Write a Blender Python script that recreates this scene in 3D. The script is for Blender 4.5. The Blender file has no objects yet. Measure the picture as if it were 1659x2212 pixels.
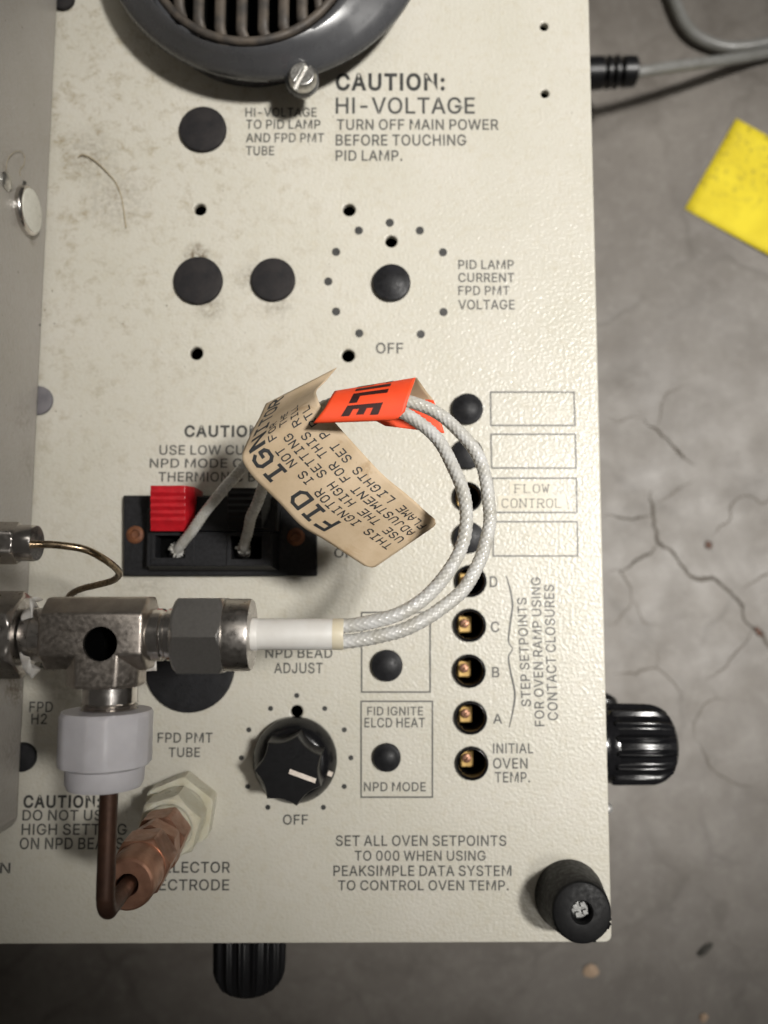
import bpy, bmesh, math, random
from mathutils import Vector, Matrix, noise

random.seed(7)
S = 0.001                                   # everything below is written in millimetres
scene = bpy.context.scene
COL = scene.collection
PI = math.pi

# ------------------------------------------------------------------ camera
HC = 165.0                                  # lens height above the panel, mm
FPX = 1700.0                                # focal length in pixels of a 1659 x 2212 frame
TILT = math.radians(5.75)
cam_d = bpy.data.cameras.new('camera')
cam = bpy.data.objects.new('camera', cam_d)
COL.objects.link(cam)
cam.location = (0, 0, HC * S)
cam.rotation_euler = (TILT, 0, 0)
cam_d.sensor_fit = 'VERTICAL'
cam_d.sensor_width = 27.0
cam_d.sensor_height = 36.0
cam_d.lens = FPX / 2212.0 * 36.0
cam_d.clip_start = 0.005
cam_d.clip_end = 50.0
cam_d.dof.use_dof = True
cam_d.dof.focus_distance = 0.128
cam_d.dof.aperture_fstop = 17.0
scene.camera = cam

# ------------------------------------------------------------------ light
world = bpy.data.worlds.new('World')
scene.world = world
world.use_nodes = True
wn = world.node_tree.nodes
wn['Background'].inputs['Color'].default_value = (1.0, 0.93, 0.84, 1)
wn['Background'].inputs['Strength'].default_value = 0.05


def lamp(kind, name, loc, target, **kw):
    d = bpy.data.lights.new(name, kind)
    for k, v in kw.items():
        setattr(d, k, v)
    o = bpy.data.objects.new(name, d)
    COL.objects.link(o)
    o.location = Vector(loc) * S
    dirv = (Vector(target) - Vector(loc)).normalized()
    o.rotation_euler = dirv.to_track_quat('-Z', 'Y').to_euler()
    return o


lamp('SPOT', 'key_or_fill_spot', (500, 125, 1000), (108, 88, 0), energy=75.0, color=(1.0, 0.972, 0.925),
     spot_size=math.radians(20.2), spot_blend=0.34, shadow_soft_size=0.075)  # overhead key; cone edge shaped so the lower left falls dark
lamp('SPOT', 'key_or_fill_spot', (420, -260, 1000), (125, -100, -60), energy=20.0, color=(1.0, 0.965, 0.91),
     spot_size=math.radians(17.0), spot_blend=1.0, shadow_soft_size=0.10)  # second spot, added to brighten the lower right; no known source
lamp('AREA', 'overhead_fill', (60, 420, 900), (20, 40, 0), energy=0.5, color=(1.0, 0.95, 0.87),
     shape='RECTANGLE', size=0.5, size_y=0.16)  # dim area light added overhead as fill

scene.view_settings.view_transform = 'Standard'
scene.view_settings.look = 'None'
scene.view_settings.exposure = 0.0
scene.view_settings.gamma = 1.0
scene.view_settings.use_curve_mapping = False

# ------------------------------------------------------------------ measuring
_ct, _st = math.cos(TILT), math.sin(TILT)


def ray(u, v):
    x = u - 829.5
    y = 1106.0 - v
    return Vector((x, y * _ct + FPX * _st, y * _st - FPX * _ct))


def P(u, v, z=0.0):
    """point of the scene at height z (mm) seen at u, v in the photograph"""
    d = ray(u, v)
    return Vector((0, 0, HC)) + d * ((z - HC) / d.z)


def sc(u, v, z):
    """pixels per mm across the view at that point"""
    d = ray(u, v)
    return FPX / ((z - HC) / d.z * FPX)


# ------------------------------------------------------------------ mesh helpers
def smooth_path(pts, n=12, closed=False):
    pts = [Vector(p) for p in pts]
    out = []
    m = len(pts)
    for i in range(m - 1):
        p0 = pts[i - 1] if i > 0 else pts[0] * 2 - pts[1]
        p1, p2 = pts[i], pts[i + 1]
        p3 = pts[i + 2] if i + 2 < m else pts[-1] * 2 - pts[-2]
        for k in range(n):
            t = k / n
            out.append(0.5 * ((2 * p1) + (p2 - p0) * t + (2 * p0 - 5 * p1 + 4 * p2 - p3) * t * t
                              + (3 * p1 - p0 - 3 * p2 + p3) * t ** 3))
    out.append(pts[-1])
    return out


def resample(pts, step):
    out = [pts[0].copy()]
    acc = 0.0
    for a, b in zip(pts[:-1], pts[1:]):
        L = (b - a).length
        if L < 1e-9:
            continue
        t = step - acc
        while t <= L:
            out.append(a.lerp(b, t / L))
            t += step
        acc = (acc + L) % step
    return out


def frames(path):
    n = len(path)
    T = []
    for i in range(n):
        a = path[max(0, i - 1)]
        b = path[min(n - 1, i + 1)]
        T.append((b - a).normalized())
    up = Vector((0, 0, 1))
    if abs(T[0].dot(up)) > 0.9:
        up = Vector((1, 0, 0))
    N = (up - T[0] * up.dot(T[0])).normalized()
    res = []
    for i in range(n):
        N = (N - T[i] * N.dot(T[i])).normalized()
        res.append((path[i], T[i], N, T[i].cross(N)))
    return res


class MB:
    def __init__(self):
        self.v, self.f = [], []

    def add(self, vs, fs):
        o = len(self.v)
        self.v += [Vector(p) for p in vs]
        self.f += [[i + o for i in f] for f in fs]

    def box(self, lo, hi, M=None):
        x0, y0, z0 = lo
        x1, y1, z1 = hi
        vs = [Vector(p) for p in ((x0, y0, z0), (x1, y0, z0), (x1, y1, z0), (x0, y1, z0),
                                  (x0, y0, z1), (x1, y0, z1), (x1, y1, z1), (x0, y1, z1))]
        if M:
            vs = [M @ p for p in vs]
        self.add(vs, [(3, 2, 1, 0), (4, 5, 6, 7), (0, 1, 5, 4), (1, 2, 6, 5), (2, 3, 7, 6), (3, 0, 4, 7)])

    def prism(self, bottom, top):
        n = len(bottom)
        fs = [tuple(range(n))[::-1], tuple(range(n, 2 * n))]
        for i in range(n):
            j = (i + 1) % n
            fs.append((i, j, n + j, n + i))
        self.add(list(bottom) + list(top), fs)

    def lathe(self, prof, M=None, n=48, rfun=None, cap0=True, cap1=True):
        """prof = [(r, z), ...] ; rfun(theta, r, z, i) may change r"""
        M = M or Matrix.Identity(4)
        vs, fs = [], []
        for i, (r, z) in enumerate(prof):
            for k in range(n):
                t = 2 * PI * k / n
                rr = rfun(t, r, z, i) if rfun else r
                vs.append(M @ Vector((rr * math.cos(t), rr * math.sin(t), z)))
        for i in range(len(prof) - 1):
            for k in range(n):
                a, b = i * n + k, i * n + (k + 1) % n
                fs.append((a, b, b + n, a + n))
        if cap0:
            fs.append(tuple(range(n))[::-1])
        if cap1:
            o = (len(prof) - 1) * n
            fs.append(tuple(range(o, o + n)))
        self.add(vs, fs)

    def hex(self, flat, z0, z1, M=None, rot=0.0, ch0=0.0, ch1=0.0, drop=0.45):
        """hexagon nut body along z, across-flats 'flat', ends turned down to a circle by ch0 / ch1"""
        n = 72
        R = flat / 2 / math.cos(PI / 6)

        def hr(t):
            a = (t - rot) % (PI / 3) - PI / 6
            return flat / 2 / math.cos(a)
        prof = []
        if ch0:
            for k in range(4):
                lim = R - ch0 * (1 - k / 3) * 1.0
                prof.append((lim, z0 + drop * ch0 * k / 3))
        else:
            prof.append((99, z0))
        if ch1:
            for k in range(4):
                lim = R - ch1 * (k / 3)
                prof.append((lim, z1 - drop * ch1 * (1 - k / 3)))
        else:
            prof.append((99, z1))
        self.lathe(prof, M, n, lambda t, r, z, i: min(r, hr(t)))

    def tube(self, path, r, n=20, rf=None):
        fr = frames(path)
        vs, fs = [], []
        s = 0.0
        for i, (p, T, N, B) in enumerate(fr):
            if i:
                s += (p - fr[i - 1][0]).length
            for k in range(n):
                t = 2 * PI * k / n
                rr = rf(t, s, i) if rf else r
                vs.append(p + N * (rr * math.cos(t)) + B * (rr * math.sin(t)))
        for i in range(len(fr) - 1):
            for k in range(n):
                a, b = i * n + k, i * n + (k + 1) % n
                fs.append((a, b, b + n, a + n))
        fs.append(tuple(range(n))[::-1])
        o = (len(fr) - 1) * n
        fs.append(tuple(range(o, o + n)))
        self.add(vs, fs)

    def grid(self, pts):
        h, w = len(pts), len(pts[0])
        fs = []
        for i in range(h - 1):
            for j in range(w - 1):
                fs.append((i * w + j, i * w + j + 1, (i + 1) * w + j + 1, (i + 1) * w + j))
        self.add([p for row in pts for p in row], fs)


def slotted(mb, r, z0, z1, M, gap, n=20, dome=0.0):
    """screw head top split by a straight slot along local x"""
    for sgn in (1, -1):
        a0 = math.asin(min(.9, gap / r))
        arc = [(r * math.cos(a0 + (PI - 2 * a0) * k / n), r * math.sin(a0 + (PI - 2 * a0) * k / n)) for k in range(n + 1)]
        lo = [M @ Vector((x, y * sgn, z0)) for x, y in arc]
        q = 0.82
        mid = [M @ Vector((x, y * sgn, z1 - dome)) for x, y in arc]
        hi = [M @ Vector((x * q, max(y * q, gap) * sgn, z1)) for x, y in arc]
        m = len(arc)
        fs = []
        for base in (0, m):
            for k in range(m):
                j = (k + 1) % m
                fs.append((base + k, base + j, base + m + j, base + m + k))
        fs.append(tuple(range(m)))
        fs.append(tuple(range(2 * m, 3 * m)))
        mb.add(lo + mid + hi, fs)


def axis(o, zdir, xdir=(0, 0, 1)):
    """matrix that puts local z along zdir at point o; local x as near xdir as possible"""
    z = Vector(zdir).normalized()
    x = Vector(xdir)
    x = (x - z * x.dot(z))
    if x.length < 1e-4:
        x = Vector((1, 0, 0)) - z * z.x
    x.normalize()
    y = z.cross(x)
    M = Matrix.Identity(4)
    for i in range(3):
        M[i][0], M[i][1], M[i][2], M[i][3] = x[i], y[i], z[i], o[i]
    return M


def link(me, name, mat, parent=None, base=None, bevel=0.0, seg=2, smooth=True, ang=38):
    base = Vector(base) if base is not None else (parent['_b'] and Vector(parent['_b']) if parent else Vector((0, 0, 0)))
    for v in me.vertices:
        v.co = (v.co - base) * S
    me.update()
    if mat:
        me.materials.clear()
        me.materials.append(mat)
    if smooth:
        for p in me.polygons:
            p.use_smooth = True
        me.set_sharp_from_angle(angle=math.radians(ang))
    o = bpy.data.objects.new(name, me)
    COL.objects.link(o)
    if parent:
        o.parent = parent
    else:
        o.location = base * S
    o['_b'] = tuple(base)
    if bevel:
        m = o.modifiers.new('bevel', 'BEVEL')
        m.width = bevel * S
        m.segments = seg
        m.limit_method = 'ANGLE'
        m.angle_limit = math.radians(35)
    return o


def obj(name, mb, mat, parent=None, base=None, recalc=True, **kw):
    me = bpy.data.meshes.new(name)
    me.from_pydata([tuple(v) for v in mb.v], [], mb.f)
    if recalc:
        bm = bmesh.new()
        bm.from_mesh(me)
        bmesh.ops.recalc_face_normals(bm, faces=bm.faces)
        bm.to_mesh(me)
        bm.free()
    return link(me, name, mat, parent, base, **kw)


def root(name, label, cat, base, group=None):
    o = bpy.data.objects.new(name, None)
    o.empty_display_size = 0.005
    COL.objects.link(o)
    o.location = Vector(base) * S
    o['_b'] = tuple(base)
    return tag(o, label, cat, group)


def tag(o, label, cat, group=None):
    o['label'] = label
    o['category'] = cat
    if group:
        o['group'] = group
    return o


def circle_pts(c, r, n=40):
    return [(c[0] + r * math.cos(2 * PI * k / n), c[1] + r * math.sin(2 * PI * k / n)) for k in range(n)]


def plate_mesh(outer, holes, z0, z1, bev=0.0, res=2):
    """flat plate with real holes; returns mesh in mm"""
    cu = bpy.data.curves.new('plate', 'CURVE')
    cu.dimensions = '2D'
    cu.fill_mode = 'BOTH'
    for loop in [outer] + holes:
        sp = cu.splines.new('POLY')
        sp.points.add(len(loop) - 1)
        for p, q in zip(sp.points, loop):
            p.co = (q[0], q[1], 0, 1)
        sp.use_cyclic_u = True
    cu.extrude = (z1 - z0) / 2 - bev
    cu.bevel_depth = bev
    cu.bevel_resolution = res
    cu.offset = -bev
    o = bpy.data.objects.new('plate', cu)
    COL.objects.link(o)
    me = bpy.data.meshes.new_from_object(o.evaluated_get(bpy.context.evaluated_depsgraph_get()))
    bpy.data.objects.remove(o)
    bpy.data.curves.remove(cu)
    for v in me.vertices:
        v.co.z += (z0 + z1) / 2
    return me


# ------------------------------------------------------------------ materials
def nt_new(name):
    m = bpy.data.materials.new(name)
    m.use_nodes = True
    nt = m.node_tree
    return m, nt, nt.nodes, nt.links, nt.nodes['Principled BSDF']


def coords(nt):
    tc = nt.nodes.new('ShaderNodeTexCoord')
    mp = nt.nodes.new('ShaderNodeMapping')
    mp.inputs['Scale'].default_value = (1000, 1000, 1000)
    nt.links.new(tc.outputs['Object'], mp.inputs['Vector'])
    return mp.outputs['Vector']


def nz(nt, vec, scale, detail=3.0, rough=0.55, dist=0.0):
    n = nt.nodes.new('ShaderNodeTexNoise')
    n.inputs['Scale'].default_value = scale
    n.inputs['Detail'].default_value = detail
    n.inputs['Roughness'].default_value = rough
    n.inputs['Distortion'].default_value = dist
    nt.links.new(vec, n.inputs['Vector'])
    return n.outputs['Fac']


def ramp(nt, fac, stops, interp='LINEAR'):
    r = nt.nodes.new('ShaderNodeValToRGB')
    r.color_ramp.interpolation = interp
    el = r.color_ramp.elements
    while len(el) < len(stops):
        el.new(0.5)
    for e, (p, c) in zip(el, stops):
        e.position = p
        e.color = c if len(c) == 4 else (*c, 1)
    nt.links.new(fac, r.inputs['Fac'])
    return r.outputs['Color']


def mix(nt, fac, a, b, mode='MIX'):
    m = nt.nodes.new('ShaderNodeMix')
    m.data_type = 'RGBA'
    m.blend_type = mode
    for val, idx in ((fac, 0), (a, 6), (b, 7)):
        if isinstance(val, (float, int)):
            m.inputs[idx].default_value = val
        elif isinstance(val, tuple):
            m.inputs[idx].default_value = val if len(val) == 4 else (*val, 1)
        else:
            nt.links.new(val, m.inputs[idx])
    return m.outputs[2]


def math_n(nt, op, a, b=0.0, clamp=False):
    m = nt.nodes.new('ShaderNodeMath')
    m.operation = op
    m.use_clamp = clamp
    for i, val in enumerate((a, b)):
        if isinstance(val, (float, int)):
            m.inputs[i].default_value = val
        else:
            nt.links.new(val, m.inputs[i])
    return m.outputs[0]


def bump(nt, bsdf, h, strength, dist_mm):
    b = nt.nodes.new('ShaderNodeBump')
    b.inputs['Strength'].default_value = strength
    b.inputs['Distance'].default_value = dist_mm * S
    nt.links.new(h, b.inputs['Height'])
    nt.links.new(b.outputs['Normal'], bsdf.inputs['Normal'])


def mk(name, c1, c2=None, rough=0.5, metal=0.0, nscale=0.6, detail=4.0, bump_s=0.0, bump_scale=2.0, bump_d=0.05,
       rvar=0.12, spec=0.5, stretch=None, sss=0.0, coat=0.0):
    m, nt, N, L, b = nt_new(name)
    vec = coords(nt)
    if stretch:
        mp = N.new('ShaderNodeMapping')
        mp.inputs['Scale'].default_value = stretch
        L.new(vec, mp.inputs['Vector'])
        vec2 = mp.outputs['Vector']
    else:
        vec2 = vec
    c2 = c2 or tuple(x * 0.75 for x in c1)
    f = nz(nt, vec2, nscale, detail)
    L.new(ramp(nt, f, [(0.32, c2), (0.66, c1)]), b.inputs['Base Color'])
    f2 = nz(nt, vec2, nscale * 2.3, detail)
    L.new(ramp(nt, f2, [(0.3, (rough - rvar,) * 3), (0.7, (rough + rvar,) * 3)]), b.inputs['Roughness'])
    b.inputs['Metallic'].default_value = metal
    b.inputs['Specular IOR Level'].default_value = spec
    b.inputs['Coat Weight'].default_value = coat
    if sss:
        b.inputs['Subsurface Weight'].default_value = sss
        b.inputs['Subsurface Radius'].default_value = (1.0, 0.9, 0.8)
        b.inputs['Subsurface Scale'].default_value = 1.5 * S
    if bump_s:
        bump(nt, b, nz(nt, vec2, bump_scale, 3.0), bump_s, bump_d)
    return m


def painted_panel(name, base, dirt=1.0, spots=()):
    m, nt, N, L, b = nt_new(name)
    vec = coords(nt)
    c = ramp(nt, nz(nt, vec, 0.06, 4), [(0.3, tuple(x * y for x, y in zip(base, (0.93, 0.93, 0.90)))), (0.7, base)])
    # fine mottling of the old enamel
    c = mix(nt, ramp(nt, nz(nt, vec, 0.55, 6, 0.65), [(0.5, (0, 0, 0)), (0.72, (0.32 * dirt,) * 3)]), c,
            tuple(x * y for x, y in zip(base, (0.80, 0.74, 0.60))))
    # brown grime, heavier towards the back left of the deck
    sep = N.new('ShaderNodeSeparateXYZ')
    L.new(vec, sep.inputs[0])
    gx = math_n(nt, 'MULTIPLY', math_n(nt, 'SUBTRACT', 10.0, sep.outputs['X']), 0.011, True)
    gy = math_n(nt, 'MULTIPLY', math_n(nt, 'ADD', sep.outputs['Y'], 15.0), 0.009, True)
    g = math_n(nt, 'ADD', math_n(nt, 'MULTIPLY', gx, gy), 0.10)
    blot = ramp(nt, nz(nt, vec, 0.24, 8, 0.78, 0.3), [(0.51, (0, 0, 0)), (0.68, (0.85,) * 3)])
    c = mix(nt, math_n(nt, 'MULTIPLY', math_n(nt, 'MULTIPLY', blot, g), 1.0 * dirt, True), c,
            tuple(x * y for x, y in zip(base, (0.50, 0.42, 0.28))))
    # small specks
    sp = ramp(nt, nz(nt, vec, 0.95, 2, 0.5), [(0.735, (0, 0, 0)), (0.79, (1, 1, 1))])
    c = mix(nt, math_n(nt, 'MULTIPLY', sp, math_n(nt, 'ADD', g, 0.25), True), c, (0.10, 0.075, 0.045))
    for (sx, sy, sz, sr_, amt) in spots:
        d = N.new('ShaderNodeVectorMath')
        d.operation = 'DISTANCE'
        L.new(vec, d.inputs[0])
        d.inputs[1].default_value = (sx, sy, sz)
        q = math_n(nt, 'SUBTRACT', 1.0, math_n(nt, 'DIVIDE', d.outputs['Value'], sr_), True)
        q = math_n(nt, 'MULTIPLY', q, ramp(nt, nz(nt, vec, 0.7, 6, 0.75), [(0.40, (0, 0, 0)), (0.62, (1, 1, 1))]))
        c = mix(nt, math_n(nt, 'MULTIPLY', q, amt, True), c, (0.11, 0.075, 0.04))
    L.new(c, b.inputs['Base Color'])
    b.inputs['Roughness'].default_value = 0.27
    b.inputs['Specular IOR Level'].default_value = 0.30
    h = nz(nt, vec, 1.5, 2.0, 0.45)
    bump(nt, b, h, 0.7, 0.22)
    return m


M = {}
M['panel'] = painted_panel('cream_enamel', (0.565, 0.541, 0.478), 1.0,
                           [(p_.x, p_.y, 0, r_, a_) for p_, r_, a_ in ((P(425, 553), 3.6, 1.5), (P(455, 665), 4.0, .7), (P(540, 600), 4.5, .6), (P(600, 655), 4.5, .6), (P(250, 430), 9, .5), (P(190, 335), 8, .6), (P(140, 1480), 6, .5), (P(310, 1280), 9, .3), (P(1190, 1935), 7, .35))])
M['cap_face'] = mk('pale_enamel_cap', (0.70, 0.69, 0.62), (0.62, 0.61, 0.54), 0.35, nscale=0.6)
M['ink'] = mk('grey_print_ink', (0.040, 0.041, 0.039), (0.070, 0.069, 0.064), 0.45, nscale=1.6, bump_s=0.25, bump_scale=1.25, bump_d=0.1)
M['ink_bold'] = mk('black_print_ink', (0.020, 0.020, 0.020), (0.055, 0.054, 0.050), 0.45, nscale=1.6, bump_s=0.25, bump_scale=1.25, bump_d=0.1)
M['blind'] = mk('painted_recess_shade', (0.004, 0.004, 0.004), rough=0.9, rvar=0.05, spec=0.0)  # near black for recesses, their shade put into the colour
M['plug'] = mk('black_nylon_plug', (0.015, 0.015, 0.017), (0.009, 0.009, 0.010), 0.5, nscale=0.5, bump_s=0.35, bump_scale=2.2, bump_d=0.08, spec=0.28)
M['dusty_plug'] = mk('dusty_nylon_plug', (0.028, 0.025, 0.025), (0.014, 0.0135, 0.015), 0.7, nscale=0.35, detail=6, bump_s=0.3, bump_scale=2.2, bump_d=0.06, spec=0.2)
M['grey_plug'] = mk('grey_plug', (0.17, 0.16, 0.17), (0.11, 0.105, 0.115), 0.6, nscale=0.35)
M['black'] = mk('black_plastic', (0.007, 0.007, 0.008), (0.005, 0.005, 0.0055), 0.36, nscale=0.9, rvar=0.06, spec=0.3)
M['black_gloss'] = mk('glossy_black_plastic', (0.007, 0.007, 0.008), (0.005, 0.005, 0.006), 0.2, nscale=0.9, rvar=0.07)
M['black_matt'] = mk('dusty_black_plastic', (0.017, 0.017, 0.019), (0.007, 0.007, 0.008), 0.5, nscale=1.6, detail=7, bump_s=0.2, bump_scale=4, bump_d=0.04, spec=0.25)
M['rubber'] = mk('black_rubber', (0.007, 0.007, 0.0074), (0.004, 0.004, 0.0045), 0.55, nscale=0.5, bump_s=0.3, bump_scale=0.9, bump_d=0.12, spec=0.22)
M['collar'] = mk('grey_moulded_plastic', (0.066, 0.067, 0.071), (0.056, 0.057, 0.061), 0.28, nscale=0.12, rvar=0.06)
M['grille'] = mk('dusty_bronze_grille', (0.105, 0.085, 0.066), (0.045, 0.040, 0.036), 0.6, metal=0.2, nscale=0.3, detail=6)
M['steel'] = mk('brushed_steel', (0.50, 0.47, 0.44), (0.36, 0.335, 0.31), 0.34, metal=1.0, nscale=0.5, bump_s=0.15, bump_scale=3, bump_d=0.03, rvar=0.1)
M['steel_forged'] = mk('forged_steel', (0.46, 0.415, 0.375), (0.38, 0.34, 0.30), 0.42, metal=1.0, nscale=0.7, detail=7, bump_s=0.25, bump_scale=2.6, bump_d=0.05)
M['steel_dark'] = mk('machined_dark_steel', (0.50, 0.485, 0.465), (0.44, 0.425, 0.405), 0.42, metal=1.0, nscale=2.2, detail=5, rvar=0.05, bump_s=0.1, bump_scale=4, bump_d=0.04)
M['steel_bright'] = mk('polished_steel', (0.66, 0.63, 0.60), (0.55, 0.52, 0.49), 0.2, metal=1.0, nscale=0.5, rvar=0.06)
M['zinc'] = mk('zinc_screw', (0.60, 0.59, 0.56), (0.40, 0.39, 0.37), 0.36, metal=1.0, nscale=0.8)
M['brass'] = mk('brass', (0.50, 0.33, 0.11), (0.36, 0.225, 0.07), 0.45, metal=0.4, nscale=0.6)
M['copper'] = mk('oxidised_brass', (0.40, 0.215, 0.145), (0.27, 0.14, 0.09), 0.40, metal=0.75, nscale=0.35, detail=6, bump_s=0.2, bump_scale=3, bump_d=0.04)
M['copper_tube'] = mk('dull_copper_tube', (0.075, 0.036, 0.022), (0.045, 0.022, 0.014), 0.5, metal=0.5, nscale=0.4)
M['rivet_copper'] = mk('rusty_rivet', (0.22, 0.085, 0.035), (0.11, 0.042, 0.02), 0.6, metal=0.3, nscale=0.6)
M['capillary'] = mk('tarnished_tube', (0.36, 0.28, 0.19), (0.22, 0.165, 0.105), 0.28, metal=1.0, nscale=0.3)
M['nylon'] = mk('natural_nylon', (0.60, 0.575, 0.475), (0.52, 0.485, 0.36), 0.36, nscale=0.25, sss=0.6)
M['ptfe_nut'] = mk('white_plastic_nut', (0.53, 0.515, 0.535), (0.47, 0.455, 0.475), 0.5, nscale=0.3, sss=0.25, bump_s=0.1)
M['ceramic'] = mk('white_ceramic', (0.80, 0.785, 0.75), (0.74, 0.715, 0.67), 0.42, nscale=0.35)
M['tape'] = mk('thread_tape', (0.72, 0.70, 0.66), (0.55, 0.51, 0.46), 0.45, nscale=0.8, sss=0.3)
M['braid'] = mk('glass_braid', (0.60, 0.595, 0.58), (0.44, 0.42, 0.365), 0.30, nscale=0.35, detail=5, spec=0.65)
M['red'] = mk('red_plastic', (0.50, 0.010, 0.018), (0.38, 0.006, 0.012), 0.38, nscale=0.6, sss=0.0)
M['cable'] = mk('grey_pvc_cable', (0.185, 0.185, 0.178), (0.15, 0.15, 0.14), 0.36, nscale=0.2)
M['yellow'] = mk('yellow_paper', (0.66, 0.53, 0.015), (0.70, 0.55, 0.01), 0.75, nscale=0.10, detail=5)
M['chip'] = mk('tan_chip', (0.46, 0.34, 0.24), (0.30, 0.21, 0.14), 0.8, nscale=0.8)
M['crumb'] = mk('dark_crumb', (0.05, 0.047, 0.04), rough=0.8)
M['fibre'] = mk('straw_fibre', (0.42, 0.36, 0.25), (0.30, 0.245, 0.16), 0.6, nscale=0.8)
M['white_line'] = mk('white_paint_line', (0.78, 0.70, 0.62), (0.62, 0.54, 0.47), 0.5, nscale=1.2)
M['orange'] = mk('fluorescent_orange_paper', (0.95, 0.090, 0.022), (0.88, 0.075, 0.02), 0.55, nscale=0.3)
M['tape_clear'] = mk('aged_label_tape', (0.57, 0.53, 0.425), (0.53, 0.485, 0.385), 0.35, nscale=0.3)
M['type_ink'] = mk('typed_ink', (0.030, 0.032, 0.034), (0.020, 0.021, 0.022), 0.6, nscale=3.0)
M['orange_ink'] = mk('dark_brown_ink', (0.045, 0.012, 0.010), (0.03, 0.008, 0.007), 0.5, nscale=1.0)


def paper_tan():
    m, nt, N, L, b = nt_new('tan_paper')
    vec = coords(nt)
    c = ramp(nt, nz(nt, vec, 0.16, 5, 0.6), [(0.35, (0.50, 0.38, 0.245)), (0.65, (0.605, 0.475, 0.33))])
    st = ramp(nt, nz(nt, vec, 0.22, 4, 0.6, 0.6), [(0.60, (0, 0, 0)), (0.68, (0.55,) * 3)])
    c = mix(nt, st, c, (0.40, 0.265, 0.14))
    sp = ramp(nt, nz(nt, vec, 2.2, 3, 0.6), [(0.66, (0, 0, 0)), (0.78, (0.5,) * 3)])
    c = mix(nt, sp, c, (0.32, 0.225, 0.145))
    L.new(c, b.inputs['Base Color'])
    b.inputs['Roughness'].default_value = 0.7
    b.inputs['Specular IOR Level'].default_value = 0.25
    bump(nt, b, nz(nt, vec, 1.2, 4), 0.15, 0.08)
    return m


M['paper'] = paper_tan()


def concrete():
    m, nt, N, L, b = nt_new('polished_concrete')
    vec = coords(nt)
    wob = N.new('ShaderNodeTexNoise')
    wob.inputs['Scale'].default_value = 0.045
    wob.inputs['Detail'].default_value = 4
    L.new(vec, wob.inputs['Vector'])
    vm = N.new('ShaderNodeVectorMath')
    vm.operation = 'MULTIPLY_ADD'
    vm.inputs[1].default_value = (22, 22, 0)
    L.new(wob.outputs['Color'], vm.inputs[0])
    L.new(vec, vm.inputs[2])
    flat = N.new('ShaderNodeVectorMath')
    flat.operation = 'MULTIPLY'
    flat.inputs[1].default_value = (1, 1, 0)
    L.new(vm.outputs[0], flat.inputs[0])

    def cracks(scale, w):
        v = N.new('ShaderNodeTexVoronoi')
        v.feature = 'DISTANCE_TO_EDGE'
        v.inputs['Scale'].default_value = scale
        L.new(flat.outputs[0], v.inputs['Vector'])
        return ramp(nt, v.outputs['Distance'], [(0.0, (1, 1, 1)), (w, (0, 0, 0))])
    base = ramp(nt, nz(nt, vec, 0.035, 7, 0.62, 0.5), [(0.32, (0.108, 0.095, 0.082)), (0.68, (0.158, 0.143, 0.126))])
    base = mix(nt, ramp(nt, nz(nt, vec, 0.25, 8, 0.7), [(0.50, (0, 0, 0)), (0.70, (0.45,) * 3)]), base, (0.20, 0.186, 0.168))
    base = mix(nt, ramp(nt, nz(nt, vec, 0.55, 6, 0.75), [(0.55, (0, 0, 0)), (0.72, (0.55,) * 3)]), base, (0.075, 0.066, 0.056))
    area = ramp(nt, nz(nt, vec, 0.011, 2), [(0.42, (0.15,) * 3), (0.58, (1, 1, 1))])
    k1 = math_n(nt, 'MULTIPLY', cracks(0.030, 0.055), area)
    k2 = math_n(nt, 'MULTIPLY', cracks(0.013, 0.030), 0.75)
    brk = ramp(nt, nz(nt, vec, 0.05, 3), [(0.36, (0.1,) * 3), (0.6, (1, 1, 1))])
    k = math_n(nt, 'MULTIPLY', math_n(nt, 'MAXIMUM', math_n(nt, 'MULTIPLY', k1, 0.55), k2), brk, True)
    c = mix(nt, math_n(nt, 'MULTIPLY', k, 0.62), base, (0.060, 0.050, 0.040))
    L.new(c, b.inputs['Base Color'])
    L.new(ramp(nt, nz(nt, vec, 0.06, 5), [(0.3, (0.46,) * 3), (0.7, (0.60,) * 3)]), b.inputs['Roughness'])
    h = math_n(nt, 'SUBTRACT', nz(nt, vec, 0.3, 5), math_n(nt, 'MULTIPLY', k, 0.5))
    bump(nt, b, h, 0.14, 0.5)
    return m


M['floor'] = concrete()
M['crack'] = mk('dirt_filled_crack', (0.090, 0.077, 0.064), (0.066, 0.057, 0.047), 0.85, nscale=0.3)
M['hairline'] = mk('hairline_crack', (0.125, 0.110, 0.094), (0.10, 0.088, 0.075), 0.8, nscale=0.3)

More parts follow.
